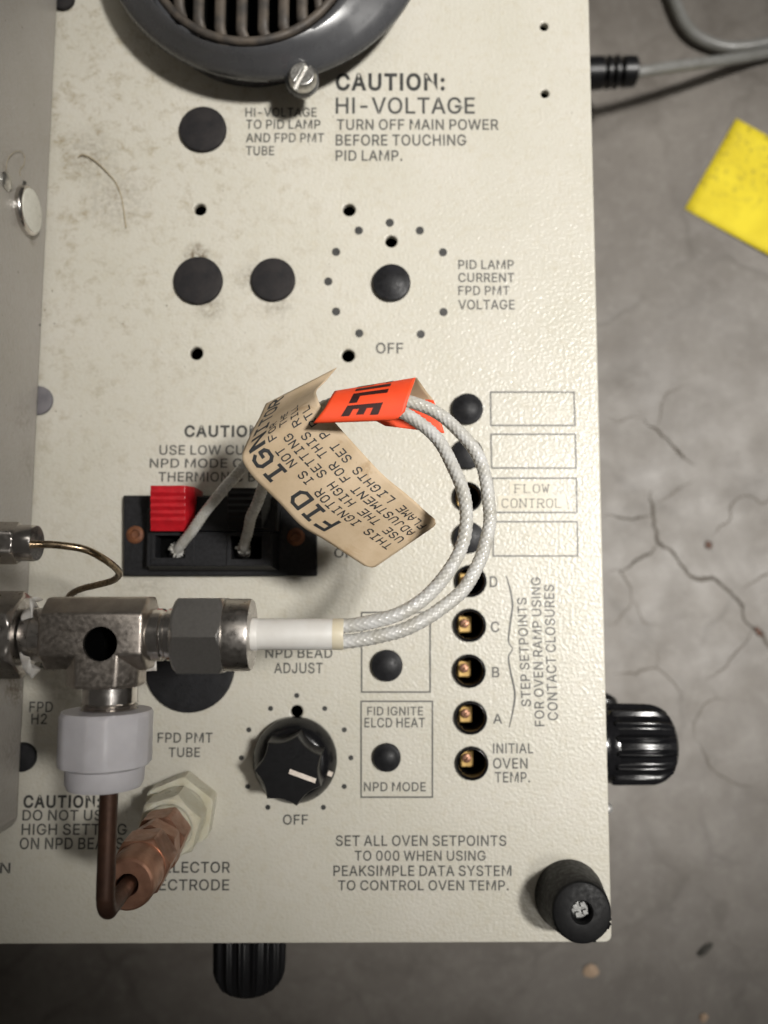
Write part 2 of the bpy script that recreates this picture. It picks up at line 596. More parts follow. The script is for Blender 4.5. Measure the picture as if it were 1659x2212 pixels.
# ------------------------------------------------------------------ floor
ZF = -135.0
mb = MB()
mb.add([(-4000, -4000, ZF), (4000, -4000, ZF), (4000, 4000, ZF), (-4000, 4000, ZF)], [(0, 1, 2, 3)])
fl = obj('floor', mb, M['floor'], base=(0, 0, 0))
fl['kind'] = 'structure'
CR = [
    (1.7, 'crack', [(1405, 1060), (1412, 1110), (1419, 1150), (1422, 1173), (1448, 1194), (1466, 1213), (1480, 1229), (1500, 1243), (1520, 1252), (1551, 1254), (1573, 1278), (1600, 1303), (1612, 1330), (1627, 1354), (1654, 1386), (1690, 1410), (1740, 1470)]),
    (1.3, 'crack', [(1421, 1171), (1403, 1193), (1386, 1207), (1362, 1222), (1337, 1243)]),
    (1.1, 'crack', [(1409, 1112), (1380, 1116), (1346, 1119), (1322, 1115), (1295, 1116)]),
    (1.4, 'crack', [(1390, 903), (1402, 925), (1417, 930), (1434, 944), (1448, 957), (1462, 979), (1480, 992), (1502, 1006)]),
    (0.9, 'hairline', [(1413, 1088), (1430, 1076), (1448, 1064), (1475, 1052), (1500, 1030)]),
    (1.0, 'hairline', [(1600, 1276), (1622, 1256), (1640, 1246), (1665, 1236), (1720, 1200)]),
    (1.0, 'hairline', [(1542, 1162), (1560, 1140), (1578, 1127), (1583, 1106), (1591, 1086), (1622, 1073), (1650, 1085), (1690, 1060)]),
    (0.8, 'hairline', [(1368, 1296), (1381, 1323), (1395, 1345), (1412, 1349), (1430, 1354)]),
    (0.9, 'hairline', [(1323, 1457), (1360, 1452), (1390, 1446), (1417, 1444), (1448, 1466), (1466, 1493), (1470, 1520)]),
    (0.8, 'hairline', [(1417, 1444), (1424, 1415), (1420, 1390)]),
    (0.9, 'hairline', [(1502, 1600), (1506, 1560), (1515, 1524), (1540, 1513), (1580, 1518)]),
    (0.9, 'hairline', [(1502, 1604), (1520, 1630), (1531, 1645), (1548, 1670), (1590, 1690), (1640, 1700)]),
    (1.0, 'hairline', [(1625, 1356), (1605, 1390), (1587, 1417), (1570, 1440), (1547, 1448), (1520, 1470)]),
    (0.7, 'hairline', [(1305, 1240), (1325, 1230), (1345, 1236), (1360, 1260), (1366, 1290), (1340, 1340), (1300, 1352)]),
    (0.7, 'hairline', [(1310, 900), (1335, 910), (1360, 905), (1390, 903)]),
    (0.7, 'hairline', [(1417, 930), (1425, 905), (1430, 880), (1450, 850), (1490, 830)]),
]
for wmm, mname, pts_ in CR:
    pth = resample(smooth_path([P(u, v, ZF + 0.06) for u, v in pts_], 8), 1.2)
    rows = []
    for i, p in enumerate(pth):
        a, b = pth[max(0, i - 1)], pth[min(len(pth) - 1, i + 1)]
        t = (b - a).normalized()
        n = Vector((-t.y, t.x, 0))
        w = wmm * .5 * (0.55 + 0.9 * abs(noise.noise(p * 0.11)) + .3 * noise.noise(p * .7)) * min(1.0, i / 6 + .15, (len(pth) - 1 - i) / 6 + .15)
        p = p + n * (noise.noise(p * 0.16) * 1.6 + noise.noise(p * 0.5) * .7)
        rows.append([p + n * w, p - n * w])
    mb = MB()
    mb.grid(rows)
    if (mb.v[1] - mb.v[0]).cross(mb.v[3] - mb.v[0]).z < 0:
        mb.f = [list(reversed(f)) for f in mb.f]
    obj('crack', mb, M[mname], fl, base=(0, 0, 0), recalc=False, smooth=False)

# ------------------------------------------------------------------ instrument cabinet: panel with its holes
A_top, A_bot = P(1272, 0), P(1322, 2036)
corner = A_bot
edge = (A_top - A_bot).normalized()
far = A_bot + edge * 460
front = (P(0, 2040) - A_bot).normalized()
W0 = A_bot + front * 330
W1 = W0 + edge * 460
cab = root('instrument_cabinet', 'cream enamelled instrument cabinet with printed grey captions and drilled holes on its deck', 'cabinet', (0, 0, 0))


def hole(u, v, rpx):
    p = P(u, v)
    return (p.x, p.y), rpx / sc(u, v, 0)


HOLES = [(432, 452, 13), (424, 763, 14), (754, 453, 13.5), (845, 521, 13), (752, 768, 14),
         (1175, 57, 9), (1177, 202, 9), (641, 1537, 13)]
SOCKETS = [(1010, 1073, 31), (1017, 1255, 33), (1015, 1351, 34), (1014, 1450, 34), (1017, 1551, 34), (1020, 1650, 34)]
loops = []
for u, v, r in HOLES + [(a, b, c * 0.93) for a, b, c in SOCKETS]:
    c, rr = hole(u, v, r)
    loops.append(circle_pts(c, rr, 40))


def xy(p):
    return (p.x, p.y)


def rounded(pts, r, n=6):
    out = []
    m = len(pts)
    for i in range(m):
        p = Vector(pts[i]).to_2d()
        a = (Vector(pts[i - 1]).to_2d() - p).normalized()
        b = (Vector(pts[(i + 1) % m]).to_2d() - p).normalized()
        for k in range(n + 1):
            t = k / n
            q0, q1 = p + a * r, p + b * r
            out.append(tuple((1 - t) ** 2 * q0 + 2 * t * (1 - t) * p + t * t * q1))
    return out


outer = rounded([xy(corner), xy(far), xy(W1), xy(W0)], 1.6)
me = plate_mesh(outer, loops, -1.6, 0.0, 0.35, 3)
link(me, 'top_panel', M['panel'], cab)
# folded sheet walls below the panel
mb = MB()
ins = 0.25
cs = [corner, far, W1, W0]
cen = sum(cs, Vector()) / 4


def inset(p, d):
    q = p + (cen - p).normalized() * d * 1.4
    return q


o4 = [inset(p, ins) for p in cs]
i4 = [inset(p, 2.2) for p in cs]
for i in range(4):
    j = (i + 1) % 4
    mb.prism([o4[i] + Vector((0, 0, ZF + 0.02)), o4[j] + Vector((0, 0, ZF + 0.02)), i4[j] + Vector((0, 0, ZF + 0.02)), i4[i] + Vector((0, 0, ZF + 0.02))],
             [o4[i] + Vector((0, 0, -1.5)), o4[j] + Vector((0, 0, -1.5)), i4[j] + Vector((0, 0, -1.5)), i4[i] + Vector((0, 0, -1.5))])
obj('side_wall', mb, M['panel'], cab)
mb = MB()
g4 = [inset(p, 3.0) for p in cs]
mb.prism([p + Vector((0, 0, -33)) for p in g4], [p + Vector((0, 0, -30)) for p in g4])
obj('black_shade_sheet', mb, M['blind'], cab)  # black sheet added under the deck so the holes look dark


# ------------------------------------------------------------------ printing on the panel
# outlines of a plain grotesque alphabet: advance, loops of x,y (cap height 509)
GLYPHS = {
    '2': (453, ["64,0 64,47 234,229 252,248 268,266 282,282 294,298 303,312 311,327 316,341 319,356 320,371 319,389 315,405 308,419 298,431 287,441 273,449 258,455 241,458 224,460 205,458 188,454 172,447 159,438 148,427 139,413 132,398 128,381 127,362 66,362 68,391 75,418 86,442 102,464 121,482 143,496 168,507 196,513 225,516 254,513 281,507 306,497 328,482 346,465 361,445 372,423 379,398 381,372 380,354 377,336 371,318 363,299 351,280 336,259 317,235 294,209 267,180 153,60 153,57 389,57 389,0"]),
    'I': (186, ["60,0 60,509 126,509 126,0"]),
    'A': (480, ["16,0 201,509 276,509 463,0 395,0 287,302 280,323 272,346 264,372 255,402 244,438 232,478 245,478 233,437 222,402 213,371 204,345 197,322 191,302 85,0", "110,142 110,199 370,199 370,142"]),
    'B': (456, ["60,0 60,509 241,509 274,507 304,501 329,491 350,477 367,461 381,442 390,421 396,398 398,374 397,353 393,336 387,320 378,307 368,295 356,286 343,278 329,272 315,267 315,262 331,260 347,254 363,245 378,234 391,220 402,203 411,184 416,161 418,136 416,111 410,88 400,67 386,48 368,31 344,18 317,8 284,2 247,0", "125,57 245,57 281,60 309,67 330,80 344,96 353,115 355,137 354,153 350,169 342,184 333,197 320,209 306,218 289,225 269,229 248,231 125,231", "125,285 238,285 256,287 273,290 288,296 302,304 314,314 323,326 330,340 335,355 336,372 333,393 326,412 313,429 294,442 270,449 240,452 125,452"]),
    'C': (510, ["267,-7 225,-3 186,7 150,25 119,49 92,79 70,115 53,157 44,203 40,254 44,305 53,352 70,393 92,429 119,459 150,484 186,501 225,512 267,516 293,514 317,511 340,504 362,496 383,485 402,471 419,456 435,438 448,418 459,397 467,373 473,348 408,348 404,365 397,380 389,395 380,407 369,418 357,428 344,437 330,444 315,449 300,453 284,455 267,456 237,453 209,445 184,432 161,414 141,391 125,364 113,332 106,295 103,254 106,213 113,177 125,145 141,117 161,94 184,76 210,63 237,56 267,53 284,54 300,56 315,60 330,65 344,72 357,81 369,90 380,102 389,114 397,128 404,144 408,160 473,160 467,135 459,112 448,91 435,71 420,53 402,38 383,24 363,13 341,5 317,-2 293,-6"]),
    'D': (502, ["219,0 96,0 96,57 215,57 254,60 288,68 318,81 343,99 363,122 379,149 390,181 397,216 399,255 397,294 390,329 379,361 364,388 344,410 320,428 291,441 258,449 221,452 93,452 93,509 225,509 273,505 315,495 353,478 385,455 412,426 433,391 449,351 458,306 462,255 458,205 449,159 433,119 411,83 384,54 351,31 312,14 268,3", "125,509 125,0 60,0 60,509"]),
    'E': (419, ["60,0 60,509 372,509 372,452 125,452 125,286 355,286 355,229 125,229 125,57 375,57 375,0"]),
    'F': (410, ["60,0 60,509 369,509 369,452 125,452 125,278 346,278 346,221 125,221 125,0"]),
    'G': (520, ["269,-7 225,-3 185,7 149,25 118,49 91,79 69,116 53,157 43,203 40,254 43,305 53,352 69,393 91,429 117,459 149,484 184,501 223,512 265,516 291,514 316,510 340,504 363,494 384,483 403,469 421,453 436,436 449,416 460,395 468,373 474,349 408,349 402,365 395,379 387,393 378,406 368,417 356,427 344,436 330,443 315,448 300,453 283,455 265,456 236,453 209,445 183,432 160,414 141,392 125,364 113,332 106,295 103,254 106,213 113,177 125,145 141,117 161,95 184,76 210,63 238,56 269,53 296,55 322,61 345,71 365,85 382,102 396,123 407,147 413,173 415,202 434,199 283,199 283,256 478,256 478,200 475,160 466,124 451,91 431,62 406,38 377,19 344,5 308,-4"]),
    'H': (517, ["60,0 60,509 125,509 125,289 392,289 392,509 457,509 457,0 392,0 392,232 125,232 125,0"]),
    'J': (396, ["185,-7 143,-2 106,11 75,33 52,63 38,100 33,145 33,173 98,173 98,145 100,117 108,93 122,74 139,61 160,53 185,50 209,53 230,61 248,74 261,93 269,117 272,145 272,509 336,509 336,145 332,100 318,63 294,33 263,11 227,-2"]),
    'K': (467, ["104,145 104,216 116,231 128,246 139,261 151,275 162,289 174,303 187,317 199,331 212,344 364,509 448,509 231,276 228,276", "60,0 60,509 125,509 125,334 124,225 125,193 125,0", "372,0 188,259 228,309 449,0"]),
    'L': (393, ["60,0 60,509 125,509 125,57 361,57 361,0"]),
    'M': (628, ["60,0 60,509 152,509 277,187 287,159 299,123 311,84 322,49 307,49 318,83 330,121 342,158 352,187 476,509 568,509 568,0 504,0 504,291 504,327 505,369 506,413 507,457 513,457 508,441 503,425 498,409 482,363 467,322 456,291 342,0 286,0 170,291 159,321 145,361 129,408 112,457 119,457 120,416 121,372 122,328 122,291 122,0"]),
    'N': (523, ["60,0 60,509 136,509 343,183 349,174 355,163 363,151 371,137 379,122 388,107 396,90 405,73 414,55 405,54 403,72 402,90 401,108 400,126 399,142 399,157 399,195 399,509 463,509 463,0 387,0 202,290 177,331 168,346 159,363 148,381 108,452 119,454 122,384 124,328 125,291 125,0"]),
    'O': (533, ["267,-7 225,-3 186,7 150,25 119,49 92,79 70,115 53,157 44,203 40,254 44,305 53,352 70,393 92,429 119,459 150,484 186,501 225,512 267,516 309,512 348,501 384,484 415,459 442,429 464,393 480,352 490,305 493,254 490,203 480,157 464,115 442,79 415,49 384,25 348,7 309,-3", "267,53 296,55 324,63 349,76 372,94 392,116 408,144 420,176 428,213 430,254 428,295 420,332 408,365 392,392 372,415 349,433 324,446 296,453 267,456 237,453 210,445 184,433 161,415 142,392 125,364 113,332 106,295 103,254 106,213 113,176 125,144 142,117 161,94 184,76 210,63 237,55"]),
    'P': (445, ["60,0 60,509 235,509 272,506 305,499 332,487 356,471 375,452 390,430 400,404 407,377 409,348 407,318 400,291 390,265 375,243 356,223 332,207 305,195 272,188 235,186 125,186 125,0", "125,242 233,242 257,244 279,248 297,256 312,266 324,279 333,294 339,310 343,328 344,348 343,367 339,385 333,402 324,416 312,428 297,439 279,446 257,451 232,452 125,452"]),
    'Q': (533, ["245,159 313,159 369,85 384,65 468,-48 401,-48 346,27 331,46", "267,-7 225,-3 186,7 150,25 119,49 92,79 70,115 53,157 44,203 40,254 44,305 53,352 70,393 92,429 119,459 150,484 186,501 225,512 267,516 309,512 348,501 384,484 415,459 442,429 464,393 480,352 490,305 493,254 490,203 480,157 464,115 442,79 415,49 384,25 348,7 309,-3", "267,53 296,55 324,63 349,76 372,94 392,116 408,144 420,176 428,213 430,254 428,295 420,332 408,365 392,392 372,415 349,433 324,446 296,453 267,456 237,453 210,445 184,433 161,415 142,392 125,364 113,332 106,295 103,254 106,213 113,176 125,144 142,117 161,94 184,76 210,63 237,55"]),
    'R': (449, ["60,0 60,509 236,509 273,506 305,500 333,489 356,473 376,455 390,433 401,408 407,381 409,352 407,323 401,296 390,271 376,250 356,232 333,217 305,206 273,200 236,198 125,198 125,0", "125,255 234,255 258,256 280,260 298,267 313,276 325,287 334,300 340,316 344,333 345,352 344,371 340,389 334,405 325,419 313,430 298,440 279,446 258,451 233,452 125,452", "353,0 230,229 303,229 428,0"]),
    'S': (447, ["224,-9 188,-7 156,-1 128,9 102,23 81,40 64,60 51,83 42,109 38,137 104,137 108,118 114,102 123,88 136,76 150,66 166,59 185,53 204,50 224,49 246,50 267,54 286,60 303,69 317,79 329,92 338,106 344,122 346,139 344,154 340,168 332,179 322,189 310,197 296,205 280,211 263,217 245,222 184,239 145,253 112,269 86,289 67,313 56,341 52,372 54,400 62,425 75,448 92,468 113,484 138,498 165,508 195,514 227,516 259,514 289,508 316,498 340,484 360,468 377,449 390,427 398,403 401,378 337,378 332,402 320,421 302,437 280,449 254,456 225,459 204,457 185,454 167,448 152,440 139,430 129,418 121,405 117,391 115,376 117,359 122,345 131,334 142,324 155,315 169,308 184,302 198,297 212,293 264,279 279,275 295,270 312,264 328,256 344,248 359,238 372,226 384,213 395,198 402,180 407,161 408,139 406,112 399,87 386,64 370,43 349,25 323,11 294,0 261,-7"]),
    'T': (449, ["32,452 32,509 417,509 417,452 257,452 257,0 193,0 193,452"]),
    'U': (517, ["259,-8 220,-6 186,2 154,15 126,33 103,55 85,80 71,108 63,140 60,173 60,509 124,509 124,178 126,155 132,133 141,113 153,95 169,80 187,68 208,59 232,53 259,52 285,53 309,59 331,68 349,80 364,95 377,113 385,133 391,155 393,178 393,509 457,509 457,173 454,140 446,108 433,80 414,55 391,33 363,15 332,2 297,-6"]),
    'V': (480, ["204,0 16,509 84,509 192,206 199,187 207,164 215,137 225,106 236,71 248,31 235,31 247,71 257,107 267,138 276,165 283,187 290,206 395,509 463,509 278,0"]),
    'W': (686, ["155,0 16,509 82,509 163,196 167,179 172,162 175,145 187,94 190,76 194,58 197,40 189,40 193,58 196,76 200,94 203,111 207,128 211,145 224,196 306,509 380,509 462,196 466,179 470,162 474,145 486,94 490,76 494,58 497,40 488,40 492,58 495,76 499,94 503,111 506,128 510,145 523,196 603,509 670,509 530,0 455,0 368,323 362,345 357,368 351,391 346,417 341,445 336,475 350,475 345,446 340,420 335,395 330,371 324,347 318,323 230,0"]),
    'X': (474, ["18,0 217,284 217,236 29,509 104,509 178,400 188,386 196,373 204,361 211,350 217,340 223,329 230,318 236,305 243,292 232,292 252,329 258,339 265,350 272,361 298,400 374,509 446,509 259,239 259,287 456,0 382,0 292,129 268,165 262,175 256,185 250,195 244,206 237,218 230,231 244,231 238,219 231,207 225,196 219,186 213,176 206,166 182,129 91,0"]),
    'Y': (472, ["203,0 203,208 16,509 91,509 192,344 203,327 213,309 222,292 231,274 240,254 250,230 224,230 233,254 242,275 251,293 260,310 270,327 280,344 381,509 455,509 268,208 268,0"]),
    'Z': (438, ["42,0 42,46 273,385 284,400 295,415 306,431 318,446 329,461 341,476 348,454 327,453 306,453 285,452 265,452 244,452 223,452 40,452 40,509 397,509 397,462 169,129 157,113 146,97 134,81 97,33 90,54 111,55 131,56 152,57 173,57 193,57 214,57 399,57 399,0"]),
    '0': (453, ["227,-7 191,-3 158,7 130,24 105,48 85,77 69,113 57,155 50,202 48,254 50,306 57,353 69,395 85,431 106,461 130,484 159,502 191,512 227,516 262,512 295,502 323,484 348,461 368,431 384,395 396,353 403,306 405,254 403,202 396,155 384,113 368,77 348,48 323,24 295,7 263,-3", "227,50 250,52 271,60 290,74 306,92 320,116 330,144 338,176 342,213 344,254 342,295 338,332 330,365 320,393 306,416 290,435 271,449 250,457 227,460 203,457 182,449 163,435 147,416 134,393 123,365 115,332 111,295 109,254 111,213 115,176 123,144 134,116 147,92 163,74 182,60 203,52"]),
    '.': (188, ["95,-4 83,-3 73,1 63,9 55,18 51,29 50,41 51,53 55,64 63,73 73,81 83,85 95,87 107,85 118,81 128,73 135,64 140,53 141,41 140,29 135,18 128,9 118,1 107,-3"]),
    ':': (188, ["95,-4 83,-3 73,1 63,9 55,18 51,29 50,41 51,53 55,64 63,73 73,81 83,85 95,87 107,85 118,81 128,73 135,64 140,53 141,41 140,29 135,18 128,9 118,1 107,-3", "95,271 83,272 73,277 63,284 55,294 51,304 50,316 51,328 55,339 63,349 73,356 83,360 95,362 107,360 118,356 128,349 135,339 140,328 141,316 140,304 135,294 128,284 118,277 107,272"]),
    '-': (453, ["337,244 337,188 114,188 114,244"]),
}


def _area(lp):
    return sum(a[0] * b[1] - b[0] * a[1] for a, b in zip(lp, lp[1:] + lp[:1])) / 2


def _inside(p, lp):
    r = False
    for (ax, ay), (bx, by) in zip(lp, lp[1:] + lp[:1]):
        if (ay > p[1]) != (by > p[1]) and p[0] < (bx - ax) * (p[1] - ay) / (by - ay) + ax:
            r = not r
    return r


_GC = {}


def glyph(ch, bold):
    """faces of one letter (cap height 1); strokes that overlap in the outline stay separate layers"""
    if (ch, bold) in _GC:
        return _GC[ch, bold]
    adv, raw = GLYPHS[ch]
    lps = [[tuple(float(k) / 509 for k in q.split(',')) for q in lp.split()] for lp in raw]
    big = max(lps, key=lambda l: abs(_area(l)))
    sgn = _area(big) > 0
    outers = [l for l in lps if (_area(l) > 0) == sgn]
    holes_ = [l for l in lps if (_area(l) > 0) != sgn]
    vs, fs = [], []
    for layer, ou in enumerate(outers):
        cu = bpy.data.curves.new('t', 'CURVE')
        cu.dimensions = '2D'
        cu.fill_mode = 'BOTH'
        cu.offset = bold
        for lp in [ou] + [h for h in holes_ if _inside(h[0], ou)]:
            sp = cu.splines.new('POLY')
            sp.points.add(len(lp) - 1)
            for a, b in zip(sp.points, lp):
                a.co = (b[0], b[1], 0, 1)
            sp.use_cyclic_u = True
        o = bpy.data.objects.new('t', cu)
        COL.objects.link(o)
        me = bpy.data.meshes.new_from_object(o.evaluated_get(bpy.context.evaluated_depsgraph_get()))
        n = len(vs)
        vs += [(v.co.x, v.co.y, layer) for v in me.vertices]
        fs += [[k + n for k in p.vertices] for p in me.polygons]
        bpy.data.objects.remove(o)
        bpy.data.curves.remove(cu)
        bpy.data.meshes.remove(me)
    _GC[ch, bold] = (adv / 509 + 2 * bold, vs, fs)
    return _GC[ch, bold]


def text_mesh(s, bold=0.0):
    """flat letters, cap height 1; z counts overlapping layers"""
    vs, fs, x = [], [], 0.0
    for ch in s:
        if ch == ' ':
            x += 175 / 509
            continue
        adv, gv, gf = glyph(ch, bold)
        n = len(vs)
        vs += [(a + x, b, c) for a, b, c in gv]
        fs += [[k + n for k in f] for f in gf]
        x += adv
    me = bpy.data.meshes.new('lettering')
    me.from_pydata(vs, [], fs)
    return me


def lettering(s, x0, x1, yt, yb, parent=cab, bold=0.021, mat=None, z=0.03, rot=None, slant=0.0):
    """s printed between x0 and x1 (photo pixels), cap top yt, baseline yb, on the plane z"""
    me = text_mesh(s, bold)
    xs = [v.co.x for v in me.vertices]
    a0, a1 = min(xs), max(xs)
    cap = 1.0
    if rot:                                  # reads upwards: x0,x1 = cap top / baseline columns, yt, yb = end / start rows
        A = P(x1, yb, z)
        B = P(x1 + slant, yt, z)
        H = P((x0 + x1) / 2 + slant / 2 - (x1 - x0) / 2, (yt + yb) / 2, z) - P((x0 + x1) / 2 + slant / 2 + (x1 - x0) / 2, (yt + yb) / 2, z)
    else:
        A = P(x0, yb, z)
        B = P(x1, yb, z)
        H = P((x0 + x1) / 2, yt, z) - P((x0 + x1) / 2, yb, z)
    ux = (B - A) / (a1 - a0)
    d = ux.normalized()
    hv = Vector((-d.y, d.x, 0)) * H.length / cap
    for v in me.vertices:
        q = A + ux * (v.co.x - a0) + hv * v.co.y
        v.co = Vector((q.x, q.y, z + 0.004 * v.co.z))
    return link(me, 'lettering', mat or M['ink'], parent, smooth=False)


BI = M['ink_bold']
T = lettering
T('CAUTION:', 725, 961, 160, 194, bold=0.055, mat=BI)
T('HI-VOLTAGE', 725, 1026, 211, 245)
T('TURN OFF MAIN POWER', 727, 1077, 258, 280)
T('BEFORE TOUCHING', 725, 1010, 291, 314)
T('PID LAMP.', 725, 869, 325, 347)
T('HI-VOLTAGE', 530, 684, 233, 252)
T('TO PID LAMP', 531, 692, 259, 278)
T('AND FPD PMT', 531, 700, 288, 307)
T('TUBE', 531, 592, 316, 335)
T('PID LAMP', 990, 1110, 562, 581)
T('CURRENT', 990, 1111, 590, 609)
T('FPD PMT', 990, 1101, 618, 637)
T('VOLTAGE', 990, 1112, 648, 668)
T('OFF', 812, 871, 741, 763)
T('CAUTION:', 398, 572, 920, 943, bold=0.055, mat=BI)
T('USE LOW CURRENT', 344, 627, 962, 982)
T('NPD MODE ONLY', 323, 590, 991, 1010)
T('THERMIONIC BEAD', 342, 610, 1020, 1040)
T('OFF', 722, 780, 1184, 1204)
T('NPD BEAD', 573, 718, 1400, 1421)
T('ADJUST', 592, 697, 1432, 1454)
T('FID IGNITE', 793, 914, 1527, 1545)
T('ELCD HEAT', 787, 918, 1551, 1571)
T('NPD MODE', 786, 920, 1690, 1709)
T('OFF', 611, 665, 1760, 1781)
T('FPD PMT', 340, 459, 1583, 1604)
T('TUBE', 364, 432, 1615, 1635)
T('SET ALL OVEN SETPOINTS', 725, 1094, 1805, 1827)
T('TO 000 WHEN USING', 766, 1052, 1838, 1859)
T('PEAKSIMPLE DATA SYSTEM', 720, 1105, 1870, 1892)
T('TO CONTROL OVEN TEMP.', 730, 1099, 1902, 1923)
T('INITIAL', 1065, 1152, 1606, 1627)
T('OVEN', 1065, 1140, 1638, 1660)
T('TEMP.', 1069, 1145, 1668, 1690)
T('D', 1058, 1075, 1245, 1268)
T('C', 1060, 1079, 1343, 1365)
T('B', 1063, 1079, 1441, 1463)
T('A', 1065, 1085, 1542, 1563)
T('STEP SETPOINTS', 1127, 1147, 1291, 1526, rot=True, slant=-10)
T('FOR OVEN RAMP USING', 1156, 1176, 1244, 1569, rot=True, slant=-9)
T('CONTACT CLOSURES', 1184, 1205, 1263, 1556, rot=True, slant=-9)
T('CAUTION:', 50, 216, 1719, 1744, bold=0.055, mat=BI)
T('DO NOT USE', 48, 240, 1750, 1772)
T('HIGH SETTING', 46, 277, 1780, 1803)
T('ON NPD BEADS', 42, 266, 1810, 1834)
T('COLLECTOR', 307, 497, 1862, 1885)
T('ELECTRODE', 304, 495, 1900, 1923)
T('FPD', 63, 114, 1516, 1538)
T('H2', 67, 101, 1542, 1564)
T('AIR', 84, 117, 1428, 1447)
T('COLUMN', -144, 22, 1864, 1886)


def px_quad(mb, pts, z=0.03):
    ps = [P(u, v, z) for u, v in pts]
    mb.add(ps, [tuple(range(len(ps)))])


def outline_box(x0, y0, x1, y1, skew=(0, 0), w=3.2):
    """printed rectangle, corners measured; skew moves the lower corners in x"""
    mb = MB()
    a, b, c, d = (x0, y0), (x1, y0), (x1 + skew[1], y1), (x0 + skew[0], y1)
    h = w / 2

    def seg(p, q):
        (ax, ay), (bx, by) = p, q
        L = math.hypot(bx - ax, by - ay)
        nx, ny = -(by - ay) / L * h, (bx - ax) / L * h
        px_quad(mb, [(ax + nx, ay + ny), (ax - nx, ay - ny), (bx - nx, by - ny), (bx + nx, by + ny)])
    seg((a[0] - h, a[1]), (b[0] + h, b[1]))
    seg((d[0] - h, d[1]), (c[0] + h, c[1]))
    seg((b[0], b[1] + h + .1), (c[0], c[1] - h - .1))
    seg((a[0], a[1] + h + .1), (d[0], d[1] - h - .1))
    obj('outline_box', mb, M['ink'], cab, recalc=False, smooth=False)


outline_box(781, 1323, 929, 1495, (0, 0))
outline_box(780, 1515, 934, 1722, (0, 0))
outline_box(1059.5, 847, 1240, 919, (1, 2))
outline_box(1060.5, 938, 1243, 1011, (1.5, 1.5))
outline_box(1063, 1033, 1245, 1107, (1, 1.5))
outline_box(1065, 1127, 1247, 1201, (0.5, 1))

# curly brace beside the step setpoints
bp = [(1093, 1243), (1101, 1270), (1107, 1305), (1102.5, 1345), (1098.5, 1385), (1107, 1402),
      (1098.5, 1419), (1103, 1452), (1112, 1498), (1107, 1540), (1099.5, 1572)]
sp_ = smooth_path([Vector((a, b, 0)) for a, b in bp], 8)
mb = MB()
rows = []
for i, p in enumerate(sp_):
    a = sp_[max(0, i - 1)]
    b = sp_[min(len(sp_) - 1, i + 1)]
    t = (b - a).normalized()
    w = 1.0 + 1.1 * math.sin(PI * ((i / (len(sp_) - 1)) * 2 % 1))
    n = Vector((-t.y, t.x, 0)) * w
    rows.append([P(p.x + n.x, p.y + n.y, 0.03), P(p.x - n.x, p.y - n.y, 0.03)])
mb.grid(rows)
obj('brace_mark', mb, M['ink'], cab, recalc=False, smooth=False)


def dial_dots(pts, r):
    mb = MB()
    for u, v in pts:
        mb.add([P(u + r * math.cos(a * PI / 10), v + r * math.sin(a * PI / 10), 0.03) for a in range(20)], [tuple(range(20))[::-1]])
    obj('dial_marks', mb, M['ink_bold'], cab, recalc=False, smooth=False)


dial_dots([(775, 498), (842, 481), (907, 498), (957, 545), (726, 544), (709, 608), (958, 674), (726, 673), (776, 720), (909, 722)], 9.0)
dial_dots([(641, 1502.5), (584.5, 1530.5), (701.5, 1530.5), (537.5, 1576.5), (743.7, 1576.5), (521.5, 1637), (758, 1637),
           (535, 1699), (743.5, 1699), (578.5, 1744), (698.5, 1744)], 5.6)

